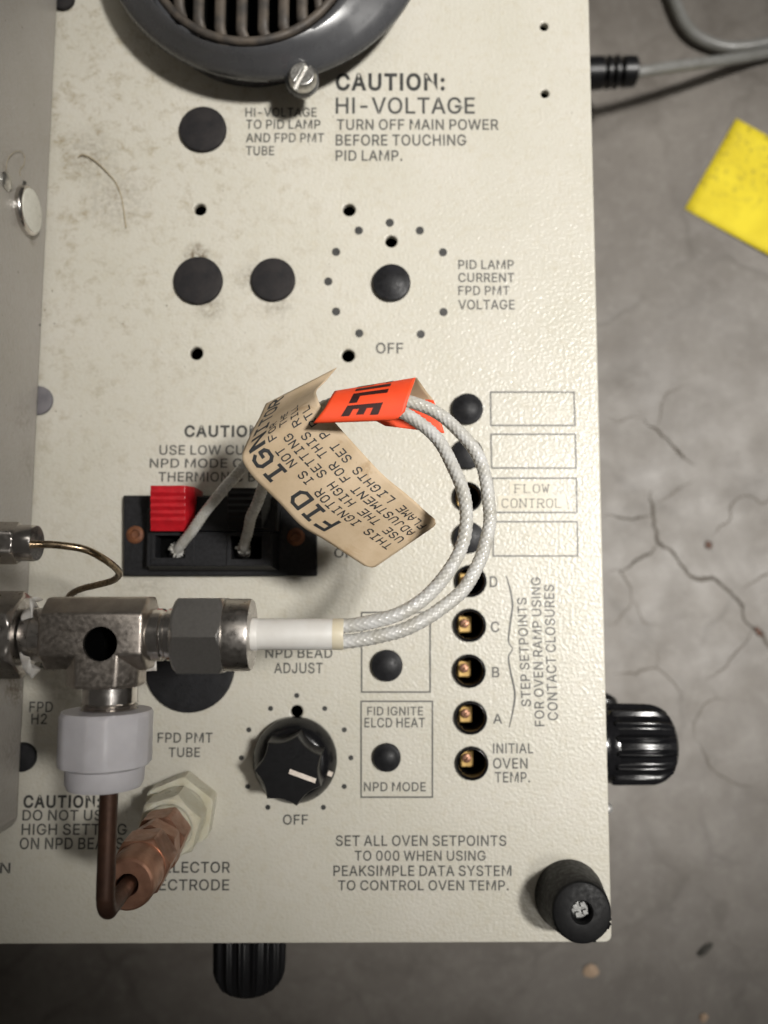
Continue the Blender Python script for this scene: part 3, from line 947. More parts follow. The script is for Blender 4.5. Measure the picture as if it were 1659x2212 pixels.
# ------------------------------------------------------------------ stroke alphabet for typed and serif labels (4 wide, 6 high)
G = {
    'A': [[(0, 0), (0, 3.6), (2, 6), (4, 3.6), (4, 0)], [(0, 2.3), (4, 2.3)]],
    'B': [[(0, 0), (0, 6), (3, 6), (4, 5), (4, 4), (3, 3.1), (0, 3.1)], [(3, 3.1), (4, 2.2), (4, 1), (3, 0), (0, 0)]],
    'C': [[(4, 1.1), (3, 0), (1, 0), (0, 1.2), (0, 4.8), (1, 6), (3, 6), (4, 4.9)]],
    'D': [[(0, 0), (0, 6), (2.6, 6), (4, 4.6), (4, 1.4), (2.6, 0), (0, 0)]],
    'E': [[(4, 0), (0, 0), (0, 6), (4, 6)], [(0, 3.1), (3, 3.1)]],
    'F': [[(0, 0), (0, 6), (4, 6)], [(0, 3.1), (3, 3.1)]],
    'G': [[(4, 4.9), (3, 6), (1, 6), (0, 4.8), (0, 1.2), (1, 0), (3, 0), (4, 1), (4, 2.7), (2.4, 2.7)]],
    'H': [[(0, 0), (0, 6)], [(4, 0), (4, 6)], [(0, 3.1), (4, 3.1)]],
    'I': [[(2, 0), (2, 6)], [(0.6, 6), (3.4, 6)], [(0.6, 0), (3.4, 0)]],
    'J': [[(0, 1.3), (1, 0), (2.6, 0), (3.4, 1.1), (3.4, 6)]],
    'L': [[(0, 6), (0, 0), (4, 0)]],
    'M': [[(0, 0), (0, 6), (2, 3.2), (4, 6), (4, 0)]],
    'N': [[(0, 0), (0, 6), (4, 0), (4, 6)]],
    'O': [[(1, 0), (0, 1.2), (0, 4.8), (1, 6), (3, 6), (4, 4.8), (4, 1.2), (3, 0), (1, 0)]],
    'P': [[(0, 0), (0, 6), (3, 6), (4, 5), (4, 3.8), (3, 2.8), (0, 2.8)]],
    'R': [[(0, 0), (0, 6), (3, 6), (4, 5), (4, 3.9), (3, 2.9), (0, 2.9)], [(1.8, 2.9), (4, 0)]],
    'S': [[(4, 5), (3, 6), (1, 6), (0, 5), (0, 4), (1, 3.2), (3, 2.8), (4, 2), (4, 1), (3, 0), (1, 0), (0, 1)]],
    'T': [[(2, 0), (2, 6)], [(0, 6), (4, 6)]],
    'U': [[(0, 6), (0, 1.2), (1, 0), (3, 0), (4, 1.2), (4, 6)]],
    'W': [[(0, 6), (1, 0), (2, 4.4), (3, 0), (4, 6)]],
}
SERIF = {'F': [(0, 0), (0, 6)], 'L': [(0, 6)], 'W': [(0, 6), (4, 6)], 'N': [(0, 0), (4, 6), (0, 6)], 'T': [(2, 0)], 'R': [(0, 0), (4, 0)]}


def stroke_quads(ch, w, sub=0.8, serif=False):
    """list of small quads (glyph units) for one character; w = stroke width"""
    quads = []
    strokes = [list(s) for s in G.get(ch, [])]
    if serif:
        strokes += [[(x - 0.75, y), (x + 0.75, y)] for x, y in SERIF.get(ch, [])]
    for st in strokes:
        for (ax, ay), (bx, by) in zip(st[:-1], st[1:]):
            L = math.hypot(bx - ax, by - ay)
            tx, ty = (bx - ax) / L, (by - ay) / L
            ax2, ay2, L2 = ax - tx * w * .35, ay - ty * w * .35, L + w * .7
            n = max(1, int(L2 / sub + .5))
            for k in range(n):
                p0, p1 = k / n * L2, (k + 1) / n * L2
                quads.append([(ax2 + tx * s - ty * o, ay2 + ty * s + tx * o) for s, o in
                              ((p0, w / 2), (p0, -w / 2), (p1, -w / 2), (p1, w / 2))])
    return quads


def serif_word(s, x0, x1, yt, yb):
    mb = MB()
    n = len(s)
    pitch = (x1 - x0) / (n * 6 - 2)
    k = (yb - yt) / 6
    for i, ch in enumerate(s):
        for j, q in enumerate(stroke_quads(ch, 0.62, 9, True)):
            z = 0.10 + 0.004 * (j % 7)
            mb.add([P(x0 + pitch * (i * 6 + gx), yb - k * gy, z) for gx, gy in q], [(0, 1, 2, 3)])
    return mb


# small clear label strips on the third box
strip = root('label_strip', 'short clear label strip reading FLOW stuck in the third printed box', 'label', P(1148, 1056, 0))
mb = MB()
mb.prism([P(u, v, 0.02) for u, v in ((1100, 1068), (1191, 1068), (1191, 1040), (1100, 1040))],
         [P(u, v, 0.08) for u, v in ((1100, 1068), (1191, 1068), (1191, 1040), (1100, 1040))])
obj('tape', mb, M['tape_clear'], strip, smooth=False)
obj('lettering', serif_word('FLOW', 1113, 1185, 1047, 1064), M['ink_bold'], strip, recalc=False, smooth=False)
strip = root('label_strip', 'longer clear label strip reading CONTROL stuck in the third printed box', 'label', P(1150, 1087, 0))
mb = MB()
mb.prism([P(u, v, 0.02) for u, v in ((1076, 1101), (1222, 1101), (1222, 1071), (1076, 1071))],
         [P(u, v, 0.08) for u, v in ((1076, 1101), (1222, 1101), (1222, 1071), (1076, 1071))])
obj('tape', mb, M['tape_clear'], strip, smooth=False)
obj('lettering', serif_word('CONTROL', 1085, 1213, 1078, 1096), M['ink_bold'], strip, recalc=False, smooth=False)

# ------------------------------------------------------------------ oven housing (tall box on the left)
wa, wb = P(131, 0, 0), P(45, 1783, 0)
wdir = (wa - wb).normalized()
wnorm = Vector((wdir.y, -wdir.x, 0))         # towards +x
HH = 62.0


def PW(u, v, off=0.0):
    """point on the housing's side wall"""
    d = ray(u, v)
    o = Vector((0, 0, HC))
    t = ((wb + wnorm * off) - o).dot(wnorm) / d.dot(wnorm)
    return o + d * t


def hl(u, v):
    p = PW(u, v) - wb
    return (p.x, p.y, p.z)


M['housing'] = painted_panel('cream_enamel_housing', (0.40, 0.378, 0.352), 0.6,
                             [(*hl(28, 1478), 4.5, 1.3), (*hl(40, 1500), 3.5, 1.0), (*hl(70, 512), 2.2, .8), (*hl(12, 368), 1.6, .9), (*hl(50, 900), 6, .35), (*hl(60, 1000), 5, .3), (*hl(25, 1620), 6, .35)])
hs = root('oven_housing', 'tall cream enamelled oven housing standing along the left side of the deck', 'housing', wb)
w_far = wb + wdir * 420
mb = MB()
back = -wnorm * 230
fr_c = [wb, w_far, w_far + back, wb + back]
mb.prism([p + Vector((0, 0, 0.05)) for p in fr_c], [p + Vector((0, 0, HH)) for p in fr_c])
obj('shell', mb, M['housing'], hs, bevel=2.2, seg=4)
# round enamelled button with chrome rim
c = PW(55, 455)
r = 52 / sc(62, 455, c.z)
Mx = axis(c, wnorm)
mb = MB()
mb.lathe([(r, 0), (r * 1.0, 0.7), (r * 0.97, 1.1), (r * 0.90, 1.35), (r * 0.86, 1.35)], Mx, 40)
bt = obj('screw_cap', mb, M['steel_bright'], hs)
mb = MB()
mb.lathe([(r * 0.87, 1.2), (r * 0.87, 1.5), (r * 0.8, 1.62), (0.01, 1.7)], Mx, 40)
obj('cap_face', mb, M['cap_face'], bt, base=wb)
c = PW(12, 392)
mb = MB()
rr = 20 / sc(12, 392, c.z)
mb.lathe([(rr, 0), (rr, 0.3), (rr * 0.7, 0.75), (0.01, 0.95)], axis(c, wnorm), 24)
obj('rivet', mb, M['zinc'], hs)
c = PW(86, 702)
mb = MB()
mb.lathe([(0.25, 0), (0.25, 0.1), (0.01, 0.15)], axis(c, wnorm), 12)
obj('speck', mb, M['crumb'], hs)
c = PW(50, 393)
mb = MB()
for k in range(5):
    mb.lathe([(0.35, 0), (0.25, 0.25), (0.01, 0.3)], axis(c + Vector((0, random.uniform(-.7, .7), random.uniform(-.8, .8))), wnorm), 8)
obj('speck', mb, M['crumb'], hs)
hair = [(13, 366), (17, 345), (30, 329), (44, 327), (53, 338), (52, 355), (43, 368), (44, 380)]
mb = MB()
mb.tube(smooth_path([PW(a, b, 0.3) for a, b in hair], 8), 0.06, 6)
tag(obj('hair', mb, M['fibre'], base=PW(43, 368)), 'thin curled hair stuck to the housing wall above the chrome cap', 'hair')

# ------------------------------------------------------------------ vent collar and grille, top of the frame
zc = 9.0
oc = P(572, -170, zc)
oR = 359 / sc(572, -90, zc)
ic = P(532, -114, zc + 4)
iR = 232 / sc(532, -60, zc + 4)
vent = root('vent_collar', 'round dark grey plastic vent collar at the back of the deck', 'vent', (oc.x, oc.y, 0))
mb = MB()
NSEG = 128
prof = []                                     # (blend 0 outer..1 inner, z)
rings = [(-0.62, 0.0), (-0.62, 3.5), (-0.06, 6.6), (0.0, 7.2), (0.0, 8.2), (0.06, 9.2), (0.3, 10.4), (0.6, 12.2), (0.8, 13.3), (0.9, 13.6), (0.97, 13.2), (1.0, 12.3), (1.0, 0.0)]
pts = []
for bl, z in rings:
    row = []
    for k in range(NSEG + 1):
        t = 2 * PI * k / NSEG
        po = Vector((oc.x + oR * math.cos(t), oc.y + oR * math.sin(t), 0))
        pi_ = Vector((ic.x + iR * math.cos(t), ic.y + iR * math.sin(t), 0))
        if bl < 0:
            q = po.lerp(Vector((oc.x, oc.y, 0)), -bl * 0.40)
        else:
            q = po.lerp(pi_, bl)
        row.append(Vector((q.x, q.y, z)))
    pts.append(row)
mb.grid(pts)
bmv = obj('collar', mb, M['collar'], vent, ang=60)
# lug under the screw
sp0 = P(655, 176, 9)
mb = MB()
lug = P(652, 172, 8)
mb.lathe([(3.3, 6.6), (3.6, 7.0), (3.6, 8.6), (3.3, 9.0)], Matrix.Translation((lug.x, lug.y, 0)), 32)
obj('lug', mb, M['collar'], vent)
# slotted screw
mb = MB()
sr = 31 / sc(655, 178, 10)
Ms = Matrix.Translation((sp0.x, sp0.y, 0)) @ Matrix.Rotation(math.radians(62), 4, 'Z')
mb.lathe([(sr * .5, 5), (sr * .5, 9.2), (sr * .97, 9.3), (sr * .99, 9.9)], Ms, 40)
slotted(mb, sr, 9.85, 11.6, Ms, 0.5, dome=.8)
obj('screw', mb, M['zinc'], vent, bevel=0.12)
# grille: rim and fins
gr_c = P(536, -112, 9)
gR = 217 / sc(536, -60, 9)
mb = MB()
tor = []
for k in range(96):
    t = 2 * PI * k / 96
    tor.append(Vector((gr_c.x + gR * math.cos(t), gr_c.y + gR * math.sin(t), 9.0)))
mb.tube(tor + [tor[0]], 0.95, 14)
gri = obj('grille', mb, M['grille'], vent)
fin_x = [382, 426, 473, 520, 567, 611, 651, 686]
for u in fin_x:
    p = P(u, 40, 8)
    dx = p.x - gr_c.x
    if abs(dx) > gR - 1.2:
        continue
    half = math.sqrt((gR - 1.0) ** 2 - dx * dx)
    mb = MB()
    n = 14
    rows = []
    lean = 0.9
    for i in range(n + 1):
        y = -half + 2 * half * i / n
        e = min(1.0, (y + half) / 3.0, (half - y) / 3.0)
        w = 1.75 if u < 660 else 1.3
        xo = 1.5 * (1 - max(0, e)) ** 2 * (1 if u > 500 else 0.3)
        ztop = 7.6 - 2.4 * (1 - max(0.0, e)) ** 2
        rows.append([Vector((p.x + xo - w * 0.2 - lean, gr_c.y + y, ztop - 4.5)), Vector((p.x + xo - w * .7, gr_c.y + y, ztop - .5)),
                     Vector((p.x + xo - w * .35, gr_c.y + y, ztop)), Vector((p.x + xo + w * .35, gr_c.y + y, ztop)),
                     Vector((p.x + xo + w * .7, gr_c.y + y, ztop - .5)), Vector((p.x + xo + w * 0.5 - lean, gr_c.y + y, ztop - 4.5))])
    mb.grid(rows)
    obj('fin', mb, M['grille'], gri, base=(oc.x, oc.y, 0), ang=70)
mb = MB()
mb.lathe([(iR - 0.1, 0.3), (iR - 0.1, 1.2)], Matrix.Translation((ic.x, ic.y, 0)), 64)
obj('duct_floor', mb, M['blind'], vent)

# ------------------------------------------------------------------ hole plugs
PLUG_G = 'black plugs pressed into the deck holes'


def plug(u, v, rpx, h, label, mat='plug', dome=0.5, group=PLUG_G, zoff=0.05):
    p = P(u, v, h * 0.6)
    r = rpx / sc(u, v, h * .6)
    mb = MB()
    prof = [(r * 0.99, zoff), (r, zoff + 0.12)]
    e = min(0.35, h * 0.5)
    for k in range(1, 5):
        a = k / 4 * PI / 2
        prof.append((r - e * (1 - math.cos(a)), zoff + h - e * dome - e + e * math.sin(a)))
    for k in range(1, 7):
        q = k / 6
        prof.append(((r - e) * (1 - q) + 0.01, zoff + h - e * dome + dome * 1.0 * (1 - (1 - q) ** 2)))
    mb.lathe(prof, Matrix.Translation((p.x, p.y, 0)), 56)
    o = obj('hole_plug', mb, M[mat], base=(p.x, p.y, 0), ang=50)
    return tag(o, label, 'hole plug', group)


plug(438, 279, 51, 1.1, 'dusty black plug left of the HI-VOLTAGE TO PID LAMP caption, below the vent', 'dusty_plug', 0.3)
plug(428, 606, 53, 1.1, 'largest dusty plug with brown grime at its top edge, between two small holes', 'dusty_plug', 0.3)
plug(590, 604, 48, 1.1, 'flat black plug just left of the dotted lamp current dial', 'dusty_plug', 0.3)
plug(846, 610, 41, 1.5, 'domed black plug in the centre of the dotted lamp current dial', 'plug', 0.9)
plug(1010, 883, 34, 1.6, 'domed black plug beside the topmost empty printed box, clear of the wires', 'plug', 1.0)
plug(1010, 980, 34, 1.4, 'black plug beside the second printed box, crossed by the outer braided wire', 'plug', 0.6)
plug(1013, 1161, 34, 1.4, 'black plug beside the fourth printed box, half hidden behind both braided wires', 'plug', 0.6)
plug(836, 1438, 34, 1.5, 'black plug in the printed box under the braided wire ends', 'plug', 0.8)
plug(836, 1637, 30, 1.5, 'small domed black plug in the FID IGNITE and NPD MODE box', 'plug', 0.9)
plug(410, 1442, 96, 1.2, 'very large flat black plug partly under the steel nut', 'plug', 0.15)
plug(82, 865, 32, 0.8, 'grey plug half hidden behind the oven housing wall', 'grey_plug', 0.2)
plug(47, 1636, 31, 1.2, 'dark plug in shadow at the foot of the housing, left of the white nut', 'plug', 0.4)
plug(134, -4, 26, 1.2, 'dark grey plug at the top edge between housing and vent collar', 'dusty_plug', 0.3)

# faint filled hole under the paint
mb = MB()
p = P(174, 904)
ring = [Vector((p.x + 1.95 * math.cos(2 * PI * k / 48), p.y + 1.95 * math.sin(2 * PI * k / 48), 0.0)) for k in range(49)]
mb.tube(ring, 0.07, 8)
obj('filled_hole', mb, M['panel'], cab)


# ------------------------------------------------------------------ setpoint sockets
def socket(u, v, rpx, label, trim=True):
    p = P(u, v, 0.6)
    r = rpx / sc(u, v, .6) * 1.07
    rt = root('setpoint_socket', label, 'socket', (p.x, p.y, 0), 'open round sockets down the right side of the deck')
    Mt = Matrix.Translation((p.x, p.y, 0))
    mb = MB()
    ri = r * 0.80
    mb.lathe([(r * .99, 0.04), (r, .2), (r * 0.98, 0.6), (r * 0.93, 0.85), (r * 0.87, 0.9), (r * .82, 0.75), (ri, 0.3), (ri, -9.0), (r * .86, -9.0), (r * .86, 0.05)],
             Mt, 48, cap0=False, cap1=False)
    obj('grommet', mb, M['black_gloss'], rt, ang=45)
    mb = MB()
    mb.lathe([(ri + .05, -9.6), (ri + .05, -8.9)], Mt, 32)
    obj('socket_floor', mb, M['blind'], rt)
    if trim:
        mb = MB()
        x0, y0 = p.x - ri * 0.68, p.y - ri * 0.62
        mb.box((x0, y0, -8.8), (x0 + ri * 1.0, y0 + ri * 1.25, -4.2))
        tr = obj('trimmer', mb, M['brass'], rt, bevel=0.25)
        mb = MB()
        cx, cy = x0 + ri * 0.45, y0 + ri * 0.70
        Mz = Matrix.Translation((cx, cy, 0)) @ Matrix.Rotation(math.radians(40), 4, 'Z')
        q = ri * 0.34
        mb.lathe([(q, -4.3), (q, -3.7), (q * .9, -3.55)], Mz, 24, cap1=False)
        slotted(mb, q * .95, -3.9, -3.5, Mz, 0.12, 12, .1)
        obj('screw', mb, M['copper'], tr, base=(p.x, p.y, 0))
    return rt


SL = ['open black socket beside the FLOW CONTROL strips, crossed by both braided wires',
      'brass trimmer socket beside printed letter D, under the outer braided wire',
      'open brass trimmer socket beside the printed letter C',
      'open brass trimmer socket beside the printed letter B',
      'open brass trimmer socket beside the printed letter A',
      'lowest brass trimmer socket, beside the INITIAL OVEN TEMP caption']
for (u, v, r), lb in zip(SOCKETS, SL):
    socket(u, v, r, lb, True)

# ------------------------------------------------------------------ terminal block
tb = root('terminal_block', 'black push terminal block with a red lever and a black lever', 'terminal', P(475, 1158, 0))


def pxbox(mb, x0, y0, x1, y1, z0, z1, taper=0.0):
    """box whose top face is measured at z1"""
    q = [P(x0, y1, z1), P(x1, y1, z1), P(x1, y0, z1), P(x0, y0, z1)]
    c = sum(q, Vector()) / 4
    lo = [Vector((c.x + (p.x - c.x) + math.copysign(taper, p.x - c.x), c.y + (p.y - c.y) + math.copysign(taper, p.y - c.y), z0)) for p in q]
    mb.prism(lo, q)


mb = MB()
pxbox(mb, 266, 1070, 684, 1244, 0.03, 2.2)
obj('base_plate', mb, M['black_matt'], tb, bevel=0.25)
# raised body with two framed wire wells
WELLS = ((335, 1157, 401, 1205), (499, 1158, 566, 1208))
q0, q1 = P(315, 1224, 6.2), P(588, 1100, 6.2)
wells = []
for x0, y0, x1, y1 in WELLS:
    a, b = P(x0, y1, 6.2), P(x1, y0, 6.2)
    wells.append([(a.x, a.y), (b.x, a.y), (b.x, b.y), (a.x, b.y)])
me = plate_mesh([(q0.x, q0.y), (q1.x, q0.y), (q1.x, q1.y), (q0.x, q1.y)], wells, 2.15, 6.2, 0.3, 2)
bod = link(me, 'body', M['black_matt'], tb)
for (x0, y0, x1, y1), w in zip(WELLS, wells):
    a, b = P(x0 - 10, y1 + 14, 6.5), P(x1 + 20, y0 - 9, 6.5)
    me = plate_mesh([(a.x, a.y), (b.x, a.y), (b.x, b.y), (a.x, b.y)], [w], 6.1, 6.55, 0.12, 1)
    link(me, 'well_frame', M['black_matt'], bod, base=P(475, 1158, 0))
mb = MB()
hi = [Vector((q0.x + .2, q0.y + .2, 5.2)), Vector((q1.x - .2, q0.y + .2, 5.2)), Vector((q1.x - .2, q1.y, 5.2)), Vector((q0.x + .2, q1.y, 5.2))]
lo = [Vector((q0.x - .5, q0.y - .9, 2.1)), Vector((q1.x + 1.0, q0.y - .9, 2.1)), Vector((q1.x + 1.0, q1.y, 2.1)), Vector((q0.x - .5, q1.y, 2.1))]
n_ = 4
mb.add(lo + hi, [(i, (i + 1) % 4, 4 + (i + 1) % 4, 4 + i) for i in range(4)])
obj('skirt', mb, M['black_matt'], tb, recalc=True, smooth=False)
mb = MB()
q0, q1 = P(325, 1106, 7.6), P(430, 1052, 7.6)
pxbox(mb, 322, 1072, 600, 1148, 2.1, 7.4)
obj('lever_housing', mb, M['black'], tb, bevel=0.3)
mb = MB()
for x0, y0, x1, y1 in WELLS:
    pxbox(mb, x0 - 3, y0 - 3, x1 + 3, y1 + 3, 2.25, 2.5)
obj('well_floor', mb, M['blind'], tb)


def lever(x0, x1, yt, yb, mat, name, z1=12.0, z2=8.6):
    """wedge lever: high at the back, sloping to the front, right side chamfered, fine ridges across"""
    mb = MB()
    n = 13
    ytop = [yt + (yb - yt) * k / n for k in range(n + 1)]
    rows = []
    for k, yy in enumerate(ytop):
        t = k / n
        z = z1 + (z2 - z1) * t ** 1.3
        ridge = 0.3 if (k % 2 == 0 and 1 < k < 11) else 0.0
        a = P(x0, yy, z)
        b = P(x1 - 20, yy, z)
        b2 = P(x1, yy + 3, z - 2.2)
        lo = 2.3
        rows.append([Vector((a.x, a.y, lo)), Vector((a.x, a.y, z + ridge)), Vector((b.x, a.y, z + ridge)), Vector((b2.x, a.y, z - 2.2)), Vector((b2.x, a.y, lo))])
    mb.grid(rows)
    mb.add(rows[0], [(0, 1, 2, 3, 4)])
    mb.add(rows[-1], [(4, 3, 2, 1, 0)])
    return obj(name, mb, mat, tb, bevel=0.12, ang=18)


lever(325, 420, 1049, 1147, M['red'], 'lever')['label'] = 'red ridged lever'
lever(492, 585, 1054, 1140, M['black'], 'lever', 11.0, 8.2)['label'] = 'black ridged lever'
for u, v in ((292, 1155), (639, 1160)):
    p = P(u, v, 2.4)
    mb = MB()
    mb.lathe([(1.85, 2.1), (1.85, 2.45), (1.5, 2.75), (1.0, 2.8), (0.8, 2.3), (0.01, 2.2)], Matrix.Translation((p.x, p.y, 0)), 28)
    obj('rivet', mb, M['rivet_copper'], tb)
for u, v in ((382, 1196), (527, 1192)):
    p = P(u, v, 3.2)
    mb = MB()
    mb.lathe([(1.5, 2.45), (1.5, 3.3), (1.15, 3.5), (0.9, 3.3)], Matrix.Translation((p.x, p.y, 0)), 24)
    obj('contact', mb, M['steel_bright'], tb)

# ------------------------------------------------------------------ selector knob
kc = P(637, 1642, 1.5)
kn = root('selector_knob', 'round black selector knob with seven-point cap and white pointer line', 'knob', (kc.x, kc.y, 0))
Mk = Matrix.Translation((kc.x, kc.y, 0))
mb = MB()
R0 = 91 / sc(637, 1642, 1.5)
mb.lathe([(R0 * .97, 0.3), (R0, 0.6), (R0, 1.7), (R0 * .985, 2.1), (R0 * 0.93, 3.0), (R0 * 0.86, 3.9), (R0 * 0.78, 4.7), (R0 * 0.70, 5.2), (R0 * 0.4, 5.3)], Mk, 72)
obj('skirt', mb, M['black_gloss'], kn, ang=45)


def star(r, dip, n=7, a0=77, per=9):
    out = []
    for k in range(n):
        a = math.radians(a0 + 360 / n * k)
        b = math.radians(a0 + 360 / n * (k + 1))
        p, q = Vector((math.cos(a), math.sin(a), 0)) * r, Vector((math.cos(b), math.sin(b), 0)) * r
        m = (p + q) / 2
        inw = -m.normalized()
        for i in range(per):
            t = i / per
            out.append(p.lerp(q, t) + inw * dip * math.sin(PI * t))
    return out


mb = MB()
Rk = 81 / sc(622, 1668, 13.5)
cxy = Vector((kc.x, kc.y, 0))
lv = [(Rk * .98, .62, 4.6), (Rk * .965, .60, 10.4), (Rk * 0.945, .56, 10.95), (Rk * 0.915, .52, 11.2)]
loops_ = [[cxy + p + Vector((0, 0, z)) for p in star(r, d)] for r, d, z in lv]
for a, b in zip(loops_[:-1], loops_[1:]):
    n = len(a)
    mb.add(a + b, [(i, (i + 1) % n, n + (i + 1) % n, n + i) for i in range(n)])
mb.add(loops_[-1], [tuple(range(len(loops_[-1])))])
obj('cap', mb, M['black'], kn, ang=30)
mb = MB()


def bar_px(mb, a, b, wpx, z, t=0.08):
    A, B = P(*a, z), P(*b, z)
    d = (B - A).normalized()
    n = Vector((-d.y, d.x, 0)) * (wpx / sc(*a, z) / 2)
    q = [A - n, B - n, B + n, A + n]
    mb.prism([p - Vector((0, 0, t)) for p in q], [p + Vector((0, 0, t)) for p in q])


bar_px(mb, (625, 1666), (682, 1687), 10, 11.22)
obj('pointer_line', mb, M['white_line'], kn)
mb = MB()
bar_px(mb, (708, 1669), (718, 1673), 9, 4.6, 0.4)
obj('skirt_mark', mb, M['white_line'], kn)

# ------------------------------------------------------------------ rubber foot
fb = P(1229, 1934, 0)
ft = P(1257.5, 1971.5, 10.5)
rf = root('rubber_foot', 'tapered black rubber bumper with a worn top and recessed cross-head screw, at the corner', 'bumper', (fb.x, fb.y, 0))
axd = (ft - fb)
Mf = axis(fb, axd)
hf = axd.length
r0 = 75 / sc(1229, 1934, 0)
r1 = 63 / sc(1257, 1971, 10.5)


def worn(t, r, z, i):
    d = math.exp(-((t - math.radians(40)) % (2 * PI) - PI) ** 2 * 2)
    return r


mb = MB()
mb.lathe([(r0 * .98, 0.05), (r0, .5), (r1 * 1.03, hf - 0.7), (r1 * 1.0, hf - 0.2), (r1 * .95, hf), (r1 * 0.40, hf - 0.05), (r1 * .36, hf - .3), (r1 * .34, hf - 2.6), (0.01, hf - 2.6)], Mf, 56)
obj('body', mb, M['rubber'], rf, ang=40)
mb = MB()
sc_r = r1 * 0.31
Mf2 = Mf @ Matrix.Translation((-.25, -.1, 0)) @ Matrix.Rotation(math.radians(20), 4, 'Z')
mb.lathe([(sc_r, hf - 2.7), (sc_r, hf - 1.7), (sc_r * .9, hf - 1.45), (sc_r * .45, hf - 1.45)], Mf2, 28)
for k in range(4):
    a = k * PI / 2
    mb.box((sc_r * .17, -sc_r * .70, hf - 1.3), (sc_r * .70, -sc_r * .17, hf - 0.9), Mf2 @ Matrix.Rotation(a, 4, 'Z'))
obj('screw', mb, mk('worn_grey_screw', (0.34, 0.34, 0.33), (0.16, 0.16, 0.155), 0.5, metal=0.35, nscale=1.2), rf, bevel=0.08)
mb = MB()
for k in range(16):
    a = math.radians(random.uniform(-70, 5))
    rr = r1 * random.uniform(0.92, 1.06)
    p = Mf @ Vector((0, 0, hf - .4))
    q = Vector((p.x + rr * math.cos(a), p.y + rr * math.sin(a), p.z + random.uniform(-.6, .3)))
    s = random.uniform(.15, .42)
    mb.lathe([(s, -s), (s * 1.2, 0), (0.02, s)], axis(q, (random.uniform(-1, 1), random.uniform(-1, 1), 1)), 6)
obj('torn_edge', mb, M['rubber'], rf)

# ------------------------------------------------------------------ tee fitting and nuts (z ~ 50 mm)
ZT = 50.0
ty = P(215, 1371, ZT).y


def TX(u, v=1371, z=ZT):
    return P(u, v, z).x


tee = root('steel_tee_fitting', 'steel tube tee fitting with a dark open bore and nuts on its arms', 'fitting', (TX(215), ty, ZT))
X = Vector((1, 0, 0))
stp = sc(215, 1371, ZT)
# body
bx0, bx1 = TX(108), TX(328)
by1, by0 = P(215, 1289, ZT).y, P(215, 1446, ZT).y
bcx = (TX(152) + TX(312)) / 2
bw = 80 / stp
yb = P(215, 1482, ZT).y


def oct_bar(p0, p1, w, up=(0, 0, 1), flat=0.27, M_=None):
    """forged bar: octagonal section with wide top flat"""
    mb = MB()
    d = (p1 - p0).normalized()
    upv = Vector(up)
    side = d.cross(upv).normalized()
    sec = [(-1, -.42), (-.42, -1), (.42, -1), (1, -.42), (1, .30), (.55, .86), (-.55, .86), (-1, .30)]
    A = [p0 + side * (a * w) + upv * (b * w) for a, b in sec]
    B = [p1 + side * (a * w) + upv * (b * w) for a, b in sec]
    mb.prism(A, B)
    return mb


hw = (by1 - by0) / 2
ymid = (by1 + by0) / 2
bar1 = oct_bar(Vector((bx0, ymid, ZT)), Vector((bx1, ymid, ZT)), hw)
bar2 = oct_bar(Vector((bcx, ymid + 0.5, ZT - .02)), Vector((bcx, yb, ZT - .02)), hw * 1.0)


def bool_obj(mb, bev=0.0):
    me = bpy.data.meshes.new('b')
    me.from_pydata([tuple(v) for v in mb.v], [], mb.f)
    bm = bmesh.new()
    bm.from_mesh(me)
    bmesh.ops.recalc_face_normals(bm, faces=bm.faces)
    bm.to_mesh(me)
    bm.free()
    o = bpy.data.objects.new('b', me)
    COL.objects.link(o)
    if bev:
        m = o.modifiers.new('bv', 'BEVEL')
        m.width = bev
        m.segments = 3
    return o


o1, o2 = bool_obj(bar1, 0.5), bool_obj(bar2, 0.5)
boreP = P(216, 1391, ZT + hw * .86)
bor = MB()
bor.lathe([(37.5 / sc(216, 1391, ZT + hw * .86), ZT - hw * .75), (37.5 / sc(216, 1391, ZT + hw * .86), ZT + hw + 3)], Matrix.Translation((boreP.x, boreP.y, 0)), 48)
o3 = bool_obj(bor)
m1 = o1.modifiers.new('u', 'BOOLEAN')
m1.operation, m1.object, m1.solver = 'UNION', o2, 'EXACT'
m2 = o1.modifiers.new('d', 'BOOLEAN')
m2.operation, m2.object, m2.solver = 'DIFFERENCE', o3, 'EXACT'
me = bpy.data.meshes.new_from_object(o1.evaluated_get(bpy.context.evaluated_depsgraph_get()))
for o in (o1, o2, o3):
    bpy.data.objects.remove(o)
link(me, 'body', M['steel_forged'], tee, ang=32)
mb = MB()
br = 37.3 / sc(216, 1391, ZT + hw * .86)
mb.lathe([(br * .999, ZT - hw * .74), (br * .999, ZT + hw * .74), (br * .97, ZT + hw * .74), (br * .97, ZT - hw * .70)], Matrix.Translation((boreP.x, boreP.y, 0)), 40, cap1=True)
obj('bore_shade', mb, M['blind'], tee)  # black liner added to the steel bore, its shade as colour


def along(u0, u1, v, z):
    """matrix with local z running along +x from u0; returns matrix and length"""
    a = P(u0, v, z)
    b = P(u1, v, z)
    return axis(Vector((a.x, ty, z)), X, (0, 0, 1)), b.x - a.x


